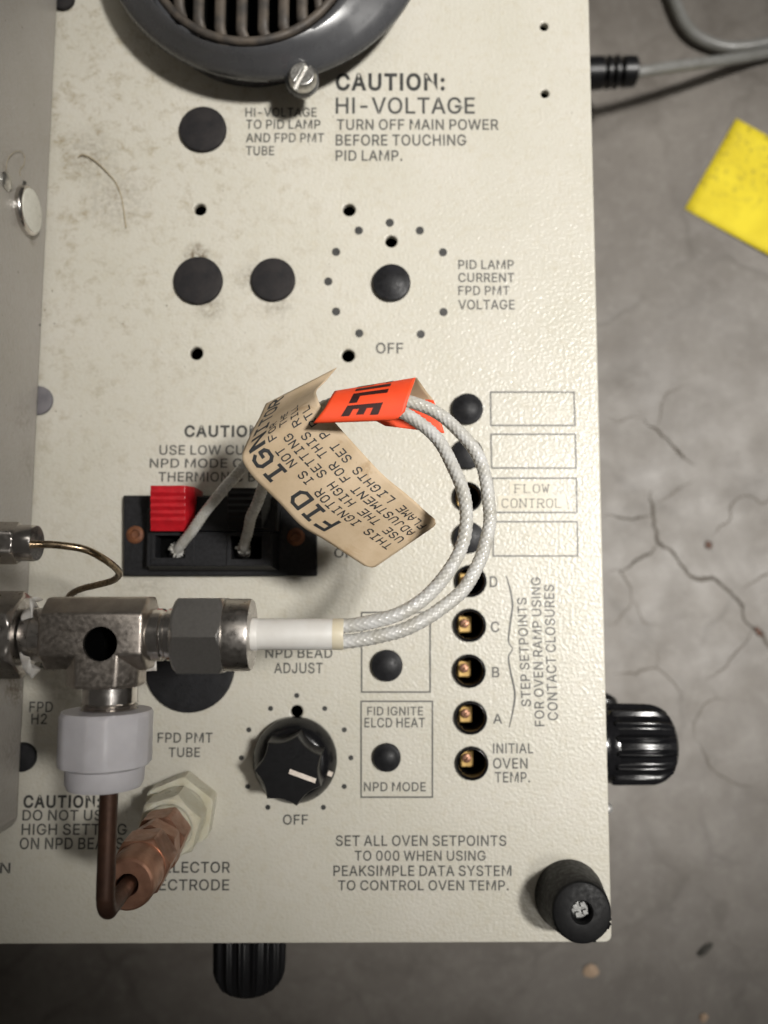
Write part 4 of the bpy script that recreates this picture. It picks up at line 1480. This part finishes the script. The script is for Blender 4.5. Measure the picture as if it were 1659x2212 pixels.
# right stem and nut
Mr, L = along(322, 392, 1371, ZT)
mb = MB()
rs = 56 / stp
mb.lathe([(rs, 0), (rs, L * .45), (rs * .94, L * .5), (rs * .94, L * .58), (rs, L * .63), (rs, L)], Mr, 48)
obj('stem', mb, M['steel_bright'], tee)
Mr, L = along(384, 545, 1371, ZT)
mb = MB()
fl_ = 157 / stp
mb.hex(fl_, 0, L * .66, Mr, rot=0, ch0=.9, ch1=0.5, drop=.8)
nut = obj('nut', mb, M['steel_dark'], tee, ang=30)
mb = MB()
rc = fl_ / 2 * 0.985
mb.lathe([(rc * .985, L * .63), (rc, L * .67), (rc, L * .96), (rc * .97, L), (rc * .45, L), (rc * .45, L * .9)], Mr, 64, cap1=True)
obj('nut_collar', mb, M['steel'], nut, base=(TX(215), ty, ZT))
# left stem, tape and nut
Ml, L = along(62, 116, 1371, ZT)
mb = MB()
rs = 55 / stp
mb.lathe([(rs, 0), (rs, L * .35), (rs * 1.05, L * .4), (rs * 1.05, L)], Ml, 48)
obj('stem', mb, M['steel'], tee)
Ml, L = along(-60, 58, 1371, ZT)
mb = MB()
mb.hex(163 / stp, 0, L, Ml, rot=PI / 6, ch0=.5, ch1=1.0, drop=.6)
nut = obj('nut', mb, M['steel'], tee, ang=30)
nut['label'] = 'left hexagon nut cut by the frame edge'
mb = MB()
mb.lathe([(3.2, -34), (3.2, 1)], Ml, 40)
obj('pipe', mb, M['steel'], tee)
mb = MB()
ctr = Vector((TX(70), ty, ZT))
for ph0, ph1, r_in, r_out in ((0.55, 1.5, 4.0, 5.9), (-1.6, -0.6, 4.0, 6.4)):
    rows = []
    for i in range(15):
        t = ph0 + (ph1 - ph0) * i / 14
        row = []
        for j in range(6):
            rr = r_in + (r_out - r_in) * j / 5 * (0.55 + .45 * math.sin(PI * i / 14)) + 0.25 * noise.noise(Vector((t * 5, j * .7, ph0)))
            xo = 0.9 * math.sin(j * 1.1 + t * 5) * .6 + 0.25 * j
            row.append(ctr + Vector((xo, math.sin(t) * rr, math.cos(t) * rr)))
        rows.append(row)
    mb.grid(rows)
tp = obj('thread_tape', mb, M['tape'], tee)
m = tp.modifiers.new('solid', 'SOLIDIFY')
m.thickness = 0.12 * S
# small tape flake right of the body
p = P(322, 1436, ZT - 2)
mb = MB()
mb.grid([[p + Vector((i * .45 - 0.7, j * .6 - .9, .25 * math.sin(i * 1.7 + j))) for j in range(4)] for i in range(5)])
tp = obj('tape_flake', mb, M['tape'], tee)
m = tp.modifiers.new('solid', 'SOLIDIFY')
m.thickness = 0.12 * S
# branch stem with thread
sx = TX(238, 1500)
ya, yb2 = P(238, 1476, ZT).y, P(238, 1548, ZT).y
Mb_ = axis(Vector((sx, ya, ZT)), (0, -1, 0))
L = ya - yb2
rs = 57 / stp
prof = [(rs, 0), (rs, L * .55)]
for k in range(5):
    prof += [(rs * 1.03, L * (.58 + .09 * k)), (rs * .93, L * (.62 + .09 * k))]
mb = MB()
mb.lathe(prof, Mb_, 48)
obj('stem', mb, M['steel_bright'], tee)
# white plastic nut
nx = TX(229, 1610)
ya, yb3 = P(229, 1533, ZT).y, P(229, 1698, ZT).y
L = ya - yb3
Mn = axis(Vector((nx, ya, ZT)), (0, -1, 0))
mb = MB()
rn = 97 / stp


def hexish(t, r, z, i):
    a = (t + 0.12) % (PI / 3) - PI / 6
    return min(r, rn * 0.95 / math.cos(a))


mb.lathe([(rn * .62, 0), (rn * .95, 0.05), (rn, .6), (rn, L * .62), (rn * .985, L * .70), (rn * .84, L * .74), (rn * .83, L * .93), (rn * .78, L), (rn * .3, L)], Mn, 96, hexish)
wnut = obj('plastic_nut', mb, M['ptfe_nut'], tee, ang=28)

# ------------------------------------------------------------------ ceramic sleeve and braided wires
Mc, L = along(537, 743, 1371, ZT)
cer_y = P(640, 1370, ZT).y
Mc = axis(Vector((TX(530), cer_y, ZT)), X)
L = TX(743) - TX(530)
mb = MB()
rcv = 33.5 / stp
mb.lathe([(rcv, 0), (rcv, L - .25), (rcv * .96, L), (rcv * .80, L), (rcv * .80, L - 3)], Mc, 48)
mb.lathe([(rcv * 1.05, 0), (rcv * 1.05, L * .12), (rcv * 1.0, L * .135)], Mc, 48)
cer = obj('ceramic_sleeve', mb, M['ceramic'], base=(TX(640), cer_y, ZT))
mb = MB()
mb.lathe([(rcv * 1.004, L - 1.6), (rcv * 1.006, L - .25), (rcv * .965, L + .01)], Mc, 48, cap0=False, cap1=False)
obj('stained_end', mb, mk('yellowed_ceramic', (0.76, 0.68, 0.50), (0.72, 0.65, 0.50), 0.45, nscale=0.6), cer, base=(TX(640), cer_y, ZT))
tag(cer, 'white ceramic tube running from the steel nut to the braided wires', 'sleeve')


def braid(pts, r, label):
    path = resample(smooth_path(pts, 14), 0.13)
    path = [p + Vector((noise.noise(p * .16 + Vector((r, 9, 0))), noise.noise(p * .16 + Vector((40, r, 0))), noise.noise(p * .16 + Vector((0, r, 70))))) * .35
            * min(1, i / 60, (len(path) - i) / 120) for i, p in enumerate(path)]
    mb = MB()
    n, k = 7, 2 * PI / 1.05

    def rf(t, s, i):
        b = math.cos(n * t) * math.cos(k * s)
        fuzz = 0.06 * noise.noise(Vector((t * 1.3, s * .22, r * 30)))
        return r * (1 + 0.065 * b + 0.25 * max(0, b) ** 3 * .25 + fuzz)
    mb.tube(path, r, 30, rf)
    o = obj('braided_wire', mb, M['braid'], base=pts[0], ang=180)
    # frayed ends
    fr = MB()
    for q in range(46):
        a = random.uniform(0, 2 * PI)
        T0 = (path[3] - path[12]).normalized()
        u = T0.cross(Vector((0, 0, 1))).normalized()
        w = T0.cross(u)
        rad = u * math.cos(a) + w * math.sin(a)
        s0 = path[6] + rad * r * .8
        s1 = s0 + T0 * random.uniform(-.2, 1.0) + rad * random.uniform(.2, .9)
        fr.tube([s0, s0.lerp(s1, .5) + rad * .15, s1], .15, 5)
    obj('frayed_end', fr, M['braid'], o, base=pts[0])
    return tag(o, label, 'wire', 'pair of white braided igniter wires')


wire_a = [(381, 1190, 5.0), (392, 1177, 7.5), (420, 1138, 12), (468, 1076, 18), (520, 1015, 24), (580, 950, 30), (645, 905, 35), (720, 872, 38.5),
          (800, 858, 40), (868, 863, 40.5), (930, 884, 40.5), (988, 929, 41), (1034, 993, 42), (1053, 1065, 43), (1055, 1135, 44), (1039, 1207, 45),
          (1001, 1276, 46.5), (940, 1325, 48), (880, 1356, 49), (820, 1374, 49.7), (765, 1384, 50), (735, 1386, 50)]
wire_b = [(526, 1187, 5.0), (528, 1176, 7.5), (540, 1130, 13), (560, 1075, 20), (590, 1010, 27), (640, 950, 33), (710, 905, 37), (790, 884, 40),
          (850, 885, 41), (898, 908, 41.5), (943, 950, 42.5), (978, 1005, 43.5), (1002, 1065, 44.5), (1006, 1125, 45.5), (996, 1183, 46.5), (968, 1240, 47.5),
          (925, 1287, 48.8), (875, 1320, 49.6), (815, 1340, 50), (765, 1350, 50), (735, 1352, 50)]
braid([P(*q) for q in wire_a], 1.0, 'outer white braided wire, ending in the hole under the red lever')
braid([P(*q) for q in wire_b], 1.0, 'inner white braided wire, ending in the hole right of the red lever')

# ------------------------------------------------------------------ tan paper tag
ST = [  # v=0 edge (u, v, z), v=W edge (u, v, z)
    ((801, 1232, 31.0), (949, 1130, 34.0)),
    ((705, 1169, 34.5), (887, 1075, 37.0)),
    ((652, 1137, 36.5), (828, 1026, 38.5)),
    ((603, 1086, 38.5), (778, 973, 40.0)),
    ((553, 1037, 41.0), (730, 920, 42.0)),
    ((529, 1005, 42.5), (704, 892, 43.2)),
    ((523, 985, 43.0), (692, 876, 43.5)),
    ((530, 962, 42.0), (685, 858, 42.5)),
    ((545, 930, 39.0), (682, 846, 39.5)),
    ((560, 903, 35.0), (688, 836, 36.5)),
    ((569, 883, 32.0), (705, 820, 35.0)),
    ((574, 872, 30.5), (727, 794, 35.5)),
]
e0 = smooth_path([P(*a) for a, b in ST], 10)
e1 = smooth_path([P(*b) for a, b in ST], 10)
cum = [0.0]
for i in range(1, len(e0)):
    cum.append(cum[-1] + ((e0[i] + e1[i]) / 2 - (e0[i - 1] + e1[i - 1]) / 2).length)
TL = cum[-1]
TWd = sum((a - b).length for a, b in zip(e0, e1)) / len(e0)


def tag_pt(u, f, lift=0.0):
    """u mm along the tag from its free end, f 0..1 across"""
    u = min(max(u, 0.0), TL - 1e-4)
    i = 0
    lo, hi = 0, len(cum) - 1
    while hi - lo > 1:
        mid = (lo + hi) // 2
        if cum[mid] <= u:
            lo = mid
        else:
            hi = mid
    t = (u - cum[lo]) / max(1e-9, cum[lo + 1] - cum[lo])
    a, b = e0[lo].lerp(e0[lo + 1], t), e1[lo].lerp(e1[lo + 1], t)
    p = a.lerp(b, f)
    # paper waves: gentle sag across plus a crease near the free end
    w = math.exp(-((u - 4.2) / 2.0) ** 2) * 0.5 * f
    p = p + Vector((0, 0, 0.55 * math.sin(PI * f) * math.sin(PI * min(1, u / (TL * .75))) - w))
    if lift:
        d = 0.05
        du = tag_pt(min(u + .15, TL - .01), f) - tag_pt(max(u - .15, 0), f)
        dv = tag_pt(u, min(1, f + .02)) - tag_pt(u, max(0, f - .02))
        n = du.cross(dv).normalized()
        p = p + n * lift
    return p


NU, NV = 90, 26
rows = []
for i in range(NU + 1):
    row = []
    for j in range(NV + 1):
        f = j / NV
        rc_ = 1.3
        dd = min(f, 1 - f) * TWd
        u0 = rc_ - math.sqrt(max(0, rc_ ** 2 - (rc_ - dd) ** 2)) if dd < rc_ else 0.0
        u = u0 + (TL - u0) * i / NU
        row.append(tag_pt(u, f))
    rows.append(row)
nrm = (tag_pt(8, .5) - tag_pt(6, .5)).cross(tag_pt(7, .6) - tag_pt(7, .4))
SGN = 1.0 if nrm.z > 0 else -1.0
mb = MB()
mb.grid(rows)
if SGN > 0:
    mb.f = [list(reversed(f)) for f in mb.f]
tagroot_base = P(700, 1000, 38)
pt = root('paper_tag', 'folded tan paper tag with typed black igniter instructions, wrapped over the braided wires', 'paper tag', tagroot_base)
pp = obj('paper', mb, M['paper'], pt, recalc=False, ang=180)
m = pp.modifiers.new('solid', 'SOLIDIFY')
m.thickness = 0.14 * S
m.offset = -1.0

LINES = [('FID IGNITOR', 0.195, 10.4, 3.05, 2.5, 0.80), ('THIS IGNITOR IS NOT FOR', 0.385, 1.6, 1.335, 1.24, 1.02), ('USE THE HIGH SETTING THE', 0.535, 1.4, 1.335, 1.24, 1.02),
         ('ADJUSTMENT FOR THIS RILL', 0.685, 1.4, 1.335, 1.24, 1.02), ('FLAME LIGHTS SET P RTL', 0.835, 1.3, 1.335, 1.24, 1.02)]
mb = MB()
for txt, f0, u0, pitch, capmm, sw in LINES:
    for i, ch in enumerate(txt):
        for j, q in enumerate(stroke_quads(ch, sw if capmm < 2 else 1.25, 1.6)):
            pts = []
            gw = pitch * (0.62 if capmm < 2 else 0.66) / 4
            gh = capmm / 6
            for gx, gy in q:
                uu = u0 + pitch * i + gx * gw
                ff = f0 + (3 - gy) * gh / TWd
                pts.append((uu, ff))
            if max(p[0] for p in pts) > TL - .3:
                continue
            lift = SGN * (0.035 + 0.003 * (j % 8))
            mb.add([tag_pt(a, b, lift) for a, b in pts], [(0, 1, 2, 3)])
obj('lettering', mb, M['type_ink'], pt, recalc=False, smooth=False)

# ------------------------------------------------------------------ orange sticker
OS = [  # across the fold: left edge, right edge
    ((676, 915, 46.5), (862, 908, 47.5)),
    ((683, 906, 47.0), (872, 898, 48.0)),
    ((700, 884, 47.2), (880, 868, 48.2)),
    ((711, 864, 46.8), (889, 842, 47.8)),
    ((719, 850, 46.0), (896, 822, 46.6)),
    ((724, 844, 44.6), (899, 815, 45.0)),
    ((730, 848, 41.5), (905, 822, 41.5)),
    ((745, 862, 38.2), (921, 845, 38.2)),
    ((775, 885, 36.0), (938, 868, 36.0)),
    ((805, 905, 35.0), (951, 905, 35.0)),
    ((832, 920, 34.6), (960, 936, 34.6)),
]
o0 = smooth_path([P(*a) for a, b in OS], 8)
o1_ = smooth_path([P(*b) for a, b in OS], 8)
ocum = [0.0]
for i in range(1, len(o0)):
    ocum.append(ocum[-1] + ((o0[i] + o1_[i]) / 2 - (o0[i - 1] + o1_[i - 1]) / 2).length)
OL = ocum[-1]


def st_pt(s, t, lift=0.0):
    s = min(max(s, 0.0), OL - 1e-4)
    i = max(0, min(len(ocum) - 2, next((k for k in range(len(ocum) - 1) if ocum[k + 1] > s), len(ocum) - 2)))
    k = (s - ocum[i]) / max(1e-9, ocum[i + 1] - ocum[i])
    a, b = o0[i].lerp(o0[i + 1], k), o1_[i].lerp(o1_[i + 1], k)
    p = a.lerp(b, t)
    if lift:
        ds = st_pt(min(OL - .01, s + .1), t) - st_pt(max(0, s - .1), t)
        dt = st_pt(s, min(1, t + .02)) - st_pt(s, max(0, t - .02))
        p = p + dt.cross(ds).normalized() * lift
    return p


rows = []
for i in range(61):
    row = []
    for j in range(25):
        t = j / 24
        dd = (1 - t) * 13.0
        s0 = 1.6 - math.sqrt(max(0, 1.6 ** 2 - (1.6 - dd) ** 2)) if dd < 1.6 else 0
        s = s0 + (OL - s0) * i / 60
        row.append(st_pt(s, t))
    rows.append(row)
mb = MB()
mb.grid(rows)
n0 = (st_pt(2, .55) - st_pt(2, .45)).cross(st_pt(2.2, .5) - st_pt(1.8, .5))
OSG = 1.0 if n0.z > 0 else -1.0
n1 = (rows[1][0] - rows[0][0]).cross(rows[0][1] - rows[0][0])
stk = root('warning_sticker', 'bright orange folded sticker with large dark letters wrapped round the wires', 'sticker', P(800, 880, 44))
me = bpy.data.meshes.new('paper')
fs = mb.f
if ((mb.v[fs[30][1]] - mb.v[fs[30][0]]).cross(mb.v[fs[30][3]] - mb.v[fs[30][0]])).z < 0:
    fs = [list(reversed(f)) for f in fs]
me.from_pydata([tuple(v) for v in mb.v], [], fs)
so = link(me, 'paper', M['orange'], stk, ang=180)
so.data.materials.append(M['paper'])
so.data.materials.append(M['orange'])
for k, p in enumerate(so.data.polygons):
    ii, jj = k // 24, k % 24
    if ii > 44 + (24 - jj) * .25:
        p.material_index = 1
m = so.modifiers.new('solid', 'SOLIDIFY')
m.thickness = 0.14 * S
m.offset = -1.0
m.material_offset = 1
m.material_offset_rim = 1
# letters: reading direction runs back from the fold to the near edge, glyph tops to the right
mb = MB()
BL = {'E': [(0, 0, 1.4, 6), (1.4, 0, 3.7, 1.35), (1.4, 2.35, 3.4, 3.6), (1.4, 4.65, 3.7, 6)],
      'L': [(0, 0, 1.45, 6), (1.45, 0, 3.9, 1.4)], 'I': [(0, 0, 1.45, 6)],
      'G': [(0, 0, 1.15, 6), (1.15, 0, 4, 1.1), (1.15, 4.9, 4, 6), (2.9, 1.1, 4, 2.9)]}
fold_s = ocum[int((len(ocum) - 1) * 4.6 / 10.0)]
q_pos = {'I': 0.075, 'L': 0.25, 'E': 0.57, 'G': -0.27}
for ch, rects in BL.items():
    for (x0, y0, x1, y1) in rects:
        nsx, nsy = 6, 8
        grid = []
        for i in range(nsx + 1):
            row = []
            for j in range(nsy + 1):
                gx = x0 + (x1 - x0) * i / nsx
                gy = y0 + (y1 - y0) * j / nsy
                s = fold_s * (1 - q_pos[ch] - gx * 0.068)
                # letters lean a little as in the photograph
                t = 0.285 + gy / 6 * 0.43 - 0.02 * (1 - s / fold_s)
                row.append(st_pt(s, t, 0.05 * OSG))
            grid.append(row)
        mb.grid(grid)
obj('lettering', mb, M['orange_ink'], stk, recalc=False, smooth=False)

# ------------------------------------------------------------------ upper left small fitting and capillary
ZU = 50.0
su = sc(40, 1175, ZU)
sf = root('capillary_fitting', 'small steel hexagon fitting with round end cap at the left edge', 'fitting', P(20, 1173, ZU))
a = P(-70, 1173, ZU)
b = P(46, 1173, ZU)
Mu = axis(a, X)
mb = MB()
mb.hex(80 / su, 0, b.x - a.x, Mu, rot=PI / 6, ch0=.3, ch1=.7, drop=.7)
obj('nut', mb, M['steel'], sf, ang=30)
c = P(88, 1175, ZU)
L0 = P(38, 1175, ZU).x - a.x
L1 = P(80, 1175, ZU).x - a.x
mb = MB()
mb.lathe([(1.6, -34), (1.6, 1)], Mu, 24)
obj('pipe', mb, M['steel'], sf)
mb = MB()
rr = 39.5 / su
mb.lathe([(rr * .96, L0), (rr, L0 + .3), (rr, L1 - .35), (rr * .95, L1), (rr * .3, L1)], Mu, 48)
obj('end_cap', mb, M['steel_bright'], sf, ang=40)
cap = [(60, 1175, 50), (76, 1176, 50), (120, 1177, 49.8), (181, 1186, 48.5), (222, 1206, 46), (250, 1227, 42), (257, 1240.5, 39),
       (243, 1254, 36), (208, 1264, 33.5), (176, 1272, 31), (152, 1285, 27), (140, 1310, 22), (138, 1340, 12), (140, 1350, 0.1)]
mb = MB()
mb.tube(smooth_path([P(*q) for q in cap], 10), 0.56, 16)
tag(obj('capillary_tube', mb, M['capillary'], base=P(76, 1176, 50)), 'thin bent brownish metal tube looping out of the small fitting', 'tube')

# ------------------------------------------------------------------ collector stack: nylon base and brass nuts
sb = P(390, 1750, 2)
top = P(275, 1912, 38.5)
col = root('collector_fitting', 'stack of cream nylon and brown brass hexagon nuts rising from the deck', 'fitting', (sb.x, sb.y, 0))
base3 = Vector((sb.x, sb.y, 0))
axd = top - base3
Ls = axd.length
Mst = axis(base3, axd, (1, 0, 0))
mb = MB()
mb.hex(13.0, 0.1, 5.0, Mst, rot=math.radians(22), ch1=.5, drop=.6)
mb.lathe([(5.6, 4.9), (5.6, 6.0), (5.2, 6.6)], Mst, 48)
obj('nylon_base', mb, M['nylon'], col, ang=30)
mb = MB()
mb.hex(10.8, 6.2, 13.0, Mst, rot=math.radians(15), ch1=.9, drop=.8)
mb.lathe([(4.6, 12.8), (4.5, 14.0), (4.0, 14.5)], Mst, 48)
obj('nylon_nut', mb, M['nylon'], col, ang=30)
mb = MB()
mb.hex(8.3, 14.2, 20.0, Mst, rot=math.radians(8), ch0=.3, ch1=.45, drop=.6)
mb.lathe([(3.3, 19.8), (3.3, 21.4)], Mst, 40)
obj('brass_nut', mb, M['copper'], col, ang=28)
mb = MB()
mb.hex(8.3, 21.2, 25.2, Mst, rot=math.radians(32), ch0=.45, ch1=.3, drop=.6)
mb.lathe([(3.3, 25.0), (3.3, 26.2)], Mst, 40)
obj('brass_nut', mb, M['copper'], col, ang=28)
mb = MB()
mb.hex(8.7, 26.0, 32.0, Mst, rot=math.radians(4), ch0=.3, ch1=.7, drop=.8)
mb.lathe([(4.2, 31.5), (4.15, Ls - 1.0), (3.95, Ls - .25), (3.6, Ls), (1.75, Ls), (1.6, Ls - .3), (1.6, Ls - 4)], Mst, 48)
obj('brass_nut', mb, M['copper'], col, ang=28)
mb = MB()
mb.lathe([(1.58, Ls - 3.9), (1.58, Ls - 3.5)], Mst, 24)
obj('bore_shade', mb, M['blind'], col)  # black disc stands in for shade at the bottom of the bore

# copper tube from the white nut, bending down into the stack
tz = ZT
tx = TX(234, 1750)
axn = axd.normalized()
topc = base3 + axn * (Ls - 0.2)
p_in = base3 + axn * (Ls - 3.4)
rb = 3.3
path = [Vector((tx, P(234, 1680, tz).y, tz)), Vector((tx, P(234, 1760, tz).y, tz)), Vector((tx, P(234, 1840, tz).y, tz))]
for k in range(7):
    a = k / 6 * PI / 2
    path.append(Vector((tx + (topc.x - tx) * (k / 6) ** 2 * .6, topc.y - .2 + rb - rb * math.sin(a), tz - rb + rb * math.cos(a))))
path += [topc + axn * 1.0, p_in]
mb = MB()
mb.tube(smooth_path(path, 8), 1.28, 28)
tag(obj('copper_tube', mb, M['copper_tube'], base=path[0]), 'dark brown bent copper tube from the white plastic nut to the brass stack', 'tube')


# ------------------------------------------------------------------ knobs and screw on the cabinet sides
def fluted(prof, n=16, seg=448):
    """prof: (r, z, flute depth)"""
    def rf(t, r, z, i):
        d = prof[i][2]
        g = (0.5 + 0.5 * math.cos(n * t))
        return r - d * (1 - g ** 3.0)
    return [(r, z) for r, z, d in prof], seg, rf


def side_knob(o, direction, R, L, label, group=None, skirt=1.12, rotz=0.0, mat='black_gloss'):
    rt = root('fluted_knob', label, 'knob', o, group)
    Mx_ = axis(o, direction) @ Matrix.Rotation(rotz, 4, 'Z')
    mb = MB()
    mb.lathe([(R * skirt * .9, -0.2), (R * skirt, 0.5), (R * skirt, L * .10), (R * skirt * .97, L * .14), (R * .9, L * .18), (R * .9, L * .24)], Mx_, 72)
    obj('skirt', mb, M[mat], rt, ang=45)
    d = R * .11
    prof, seg, rf = fluted([(R * .97, L * .2, d), (R, L * .23, d), (R * .985, L * .72, d), (R * .95, L * .78, d), (R * .90, L * .84, d * .7), (R * .8, L * .91, d * .2),
                            (R * .62, L * .96, 0), (R * .3, L * .99, 0), (0.02, L, 0)])
    mb = MB()
    mb.lathe(prof, Mx_, seg, rf)
    obj('grip', mb, M[mat], rt, ang=30)
    mb = MB()
    mb.box((-0.22, R * .9, L * .25), (0.22, R * 1.01, L * .8), Mx_ @ Matrix.Rotation(-PI / 2, 4, 'Z'))
    return rt


eside = Vector((edge.y, -edge.x, 0))
kz = -13.0
k1 = P(1330, 1606, kz)


def on_side(pt, z):
    """drop a point onto the cabinet's right side plane"""
    t = (pt - corner).dot(eside)
    q = pt - eside * t
    return Vector((q.x, q.y, z))


KL = (P(1454, 1606, kz) - on_side(k1, kz)).dot(eside)
kR = 86 / sc(1390, 1606, kz)
side_knob(on_side(k1, kz) , eside, kR, KL, 'glossy black fluted knob on the right side of the cabinet', 'fluted knobs on the cabinet sides', 0.97, 0.09)
k2 = P(1300, 1560, -48)
side_knob(on_side(k2, -45), eside, 8.6, 16.0, 'lower dark knob on the right side, mostly hidden behind the fluted knob', 'fluted knobs on the cabinet sides', 1.0, 0.2)
sc_c = on_side(P(1320, 1746, -4), -4)
mb = MB()
mb.lathe([(1.3, -.1), (1.3, .4), (1.1, 1.2), (0.7, 1.75), (0.02, 1.95)], axis(sc_c, eside), 28)
tag(obj('side_screw', mb, mk('bright_screw', (0.85, 0.84, 0.82), (0.7, 0.69, 0.67), 0.42, metal=0.8, nscale=0.6), base=sc_c), 'small domed chrome screw below the fluted knob on the right side', 'screw')

# knob on the front side
efr = Vector((-(-front.y), -front.x, 0))
fdir = Vector((front.y, -front.x, 0))
if fdir.y > 0:
    fdir = -fdir
kzf = -16.0
kf = P(540, 2043, kzf)
t = (kf - corner).dot(fdir)
kfo = Vector((kf.x, kf.y, kzf)) - fdir * t
KLf = (P(540, 2139, kzf) - kfo).dot(fdir)
side_knob(kfo, fdir, 79 / sc(540, 2090, kzf), KLf, 'matt black fluted knob under the front edge of the deck', 'fluted knobs on the cabinet sides', 0.95, 0.12, 'black')

# ------------------------------------------------------------------ cables and strain relief
zs = -108.0
s_o = on_side(P(1300, 167, zs), zs)
mb = MB()
L = (P(1374, 160, zs) - s_o).dot(eside)
rr = 33 / sc(1330, 167, zs)
prof = [(rr * .9, -0.3), (rr, 0.2)]
nrib = 5
x0r = L - 14
prof = [(rr, -.2), (rr, max(1, x0r))]
for k in range(3):
    b0 = x0r + k * 2.9
    prof += [(rr, b0 + .1), (rr, b0 + 1.3), (rr * .5, b0 + 1.5), (rr * .5, b0 + 2.7)]
prof += [(rr * .95, L - 5.0), (rr * .93, L - .6), (rr * .8, L)]
mb.lathe(prof, axis(s_o, eside + Vector((0, .05, 0))), 40)
tag(obj('strain_relief', mb, M['black'], base=s_o), 'black ribbed strain relief sticking out of the right side of the cabinet', 'strain relief')
c1 = [P(1345, 161, zs), P(1374, 157, zs), P(1414, 151, zs - 1), P(1453, 145, zs - 3), P(1537, 134, zs - 10), P(1600, 125, zs - 17), P(1659, 115, zs - 22), P(1760, 95, zs - 24.5), P(1900, 62, zs - 24.7)]
mb = MB()
mb.tube(smooth_path(c1, 12), 2.05, 20)
tag(obj('power_cable', mb, M['cable'], base=c1[0]), 'grey cable leaving the black strain relief towards the right', 'cable')
c2 = [P(1420, -120, -131.6), P(1443, -40, -131.6), P(1456, 0, -131.6), P(1477, 48, -131.6), P(1508, 81, -131.6), P(1561, 101, -131.6), P(1610, 101, -131.6), P(1659, 92, -131.6), P(1760, 68, -131.6), P(1900, 30, -131.6)]
mb = MB()
mb.tube(smooth_path(c2, 12), 2.3, 20)
tag(obj('loose_cable', mb, M['cable'], base=c2[0]), 'grey cable curving in from the top edge across the floor', 'cable')


# ------------------------------------------------------------------ yellow sticky note on the floor
def sticky():
    m, nt, N, L, b = nt_new('yellow_note_paper')
    vec = coords(nt)
    c = ramp(nt, nz(nt, vec, 0.06, 4), [(0.35, (0.58, 0.46, 0.012)), (0.65, (0.68, 0.555, 0.02))])
    sep = N.new('ShaderNodeSeparateXYZ')
    L.new(vec, sep.inputs[0])
    g = math_n(nt, 'MULTIPLY', math_n(nt, 'ADD', sep.outputs['Y'], 6.0), 0.06, True)
    sp = ramp(nt, nz(nt, vec, 0.42, 5, 0.7), [(0.53, (0, 0, 0)), (0.68, (1, 1, 1))])
    c = mix(nt, math_n(nt, 'MULTIPLY', sp, math_n(nt, 'MULTIPLY', g, .8), True), c, (0.20, 0.155, 0.02))
    L.new(c, b.inputs['Base Color'])
    b.inputs['Roughness'].default_value = 0.8
    bump(nt, b, nz(nt, vec, 0.08, 3), 0.3, 0.6)
    return m


zn = ZF + 0.25
na, nb_ = P(1589, 258, zn), P(1479, 451, zn)
dn = (nb_ - na)
en = P(1660, 553, zn) - nb_
en = Vector((en.x, en.y, 0)).normalized()
perp = en * 52
rows = []
for i in range(13):
    row = []
    for j in range(13):
        p = na + dn * (i / 12) + perp * (j / 12)
        p.z = zn + 1.6 * (j / 12) ** 2 * (i / 12) + .9 * (max(0, .35 - i / 12) ** 2) * 6
        row.append(p)
    rows.append(row)
mb = MB()
mb.grid(rows)
sn = obj('sticky_note', mb, sticky(), base=nb_, ang=180)
m = sn.modifiers.new('solid', 'SOLIDIFY')
m.thickness = 0.12 * S
tag(sn, 'bright yellow sticky note with dirt specks lying on the concrete floor', 'sticky note')


# ------------------------------------------------------------------ small litter
def litter(u, v, z, r, h, mat, name, label, cat, sx=1.0, rot=0.0):
    p = P(u, v, z)
    mb = MB()
    sd = u * .13
    mb.lathe([(r * .8, 0), (r, h * .4), (r * .7, h * .8), (r * .15, h)], Matrix.Translation(p) @ Matrix.Rotation(rot, 4, 'Z') @ Matrix.Diagonal((sx, 1, 1, 1)), 14,
             lambda t, rr, zz, i: rr * (1 + .35 * noise.noise(Vector((math.cos(t) * 1.4 + sd, math.sin(t) * 1.4, i * .4)))))
    return tag(obj(name, mb, M[mat], base=p), label, cat)


litter(1277, 2096, ZF + .1, 2.3, 1.2, 'chip', 'wood_chip', 'small tan chip on the floor below the corner bumper', 'chip', 1.2, .3)
litter(1521, 2052, ZF + .1, 1.3, 1.0, 'crumb', 'dark_crumb', 'dark elongated crumb on the floor at the lower right', 'crumb', 2.6, .6)
litter(1530, 1177, ZF + .1, 1.5, .5, 'copper_tube', 'brown_fleck', 'brown fleck beside the floor cracks on the right', 'fleck', 0.9, 0)
litter(1638, 1364, ZF + .1, 1.2, .5, 'copper_tube', 'brown_fleck', 'brown fleck in the long crack near the right edge', 'fleck', 1.8, -.9)
litter(1519, 2198, ZF + .1, 1.5, .8, 'chip', 'wood_chip', 'tiny pale chip on the floor at the bottom edge', 'chip', 1.0, .2)
fb_ = [(168, 340), (178, 334), (200, 343), (228, 368), (252, 398), (263, 430), (268, 460), (272, 492)]
mb = MB()
mb.tube(smooth_path([P(a, b, 0.32 + .25 * math.sin(i * .9)) for i, (a, b) in enumerate(fb_)], 8), 0.15, 8)
tag(obj('dry_fibre', mb, M['fibre'], base=P(168, 340, 0)), 'long curved straw-coloured fibre lying on the deck near the housing', 'fibre')

for o in list(scene.objects):
    if '_b' in o:
        del o['_b']
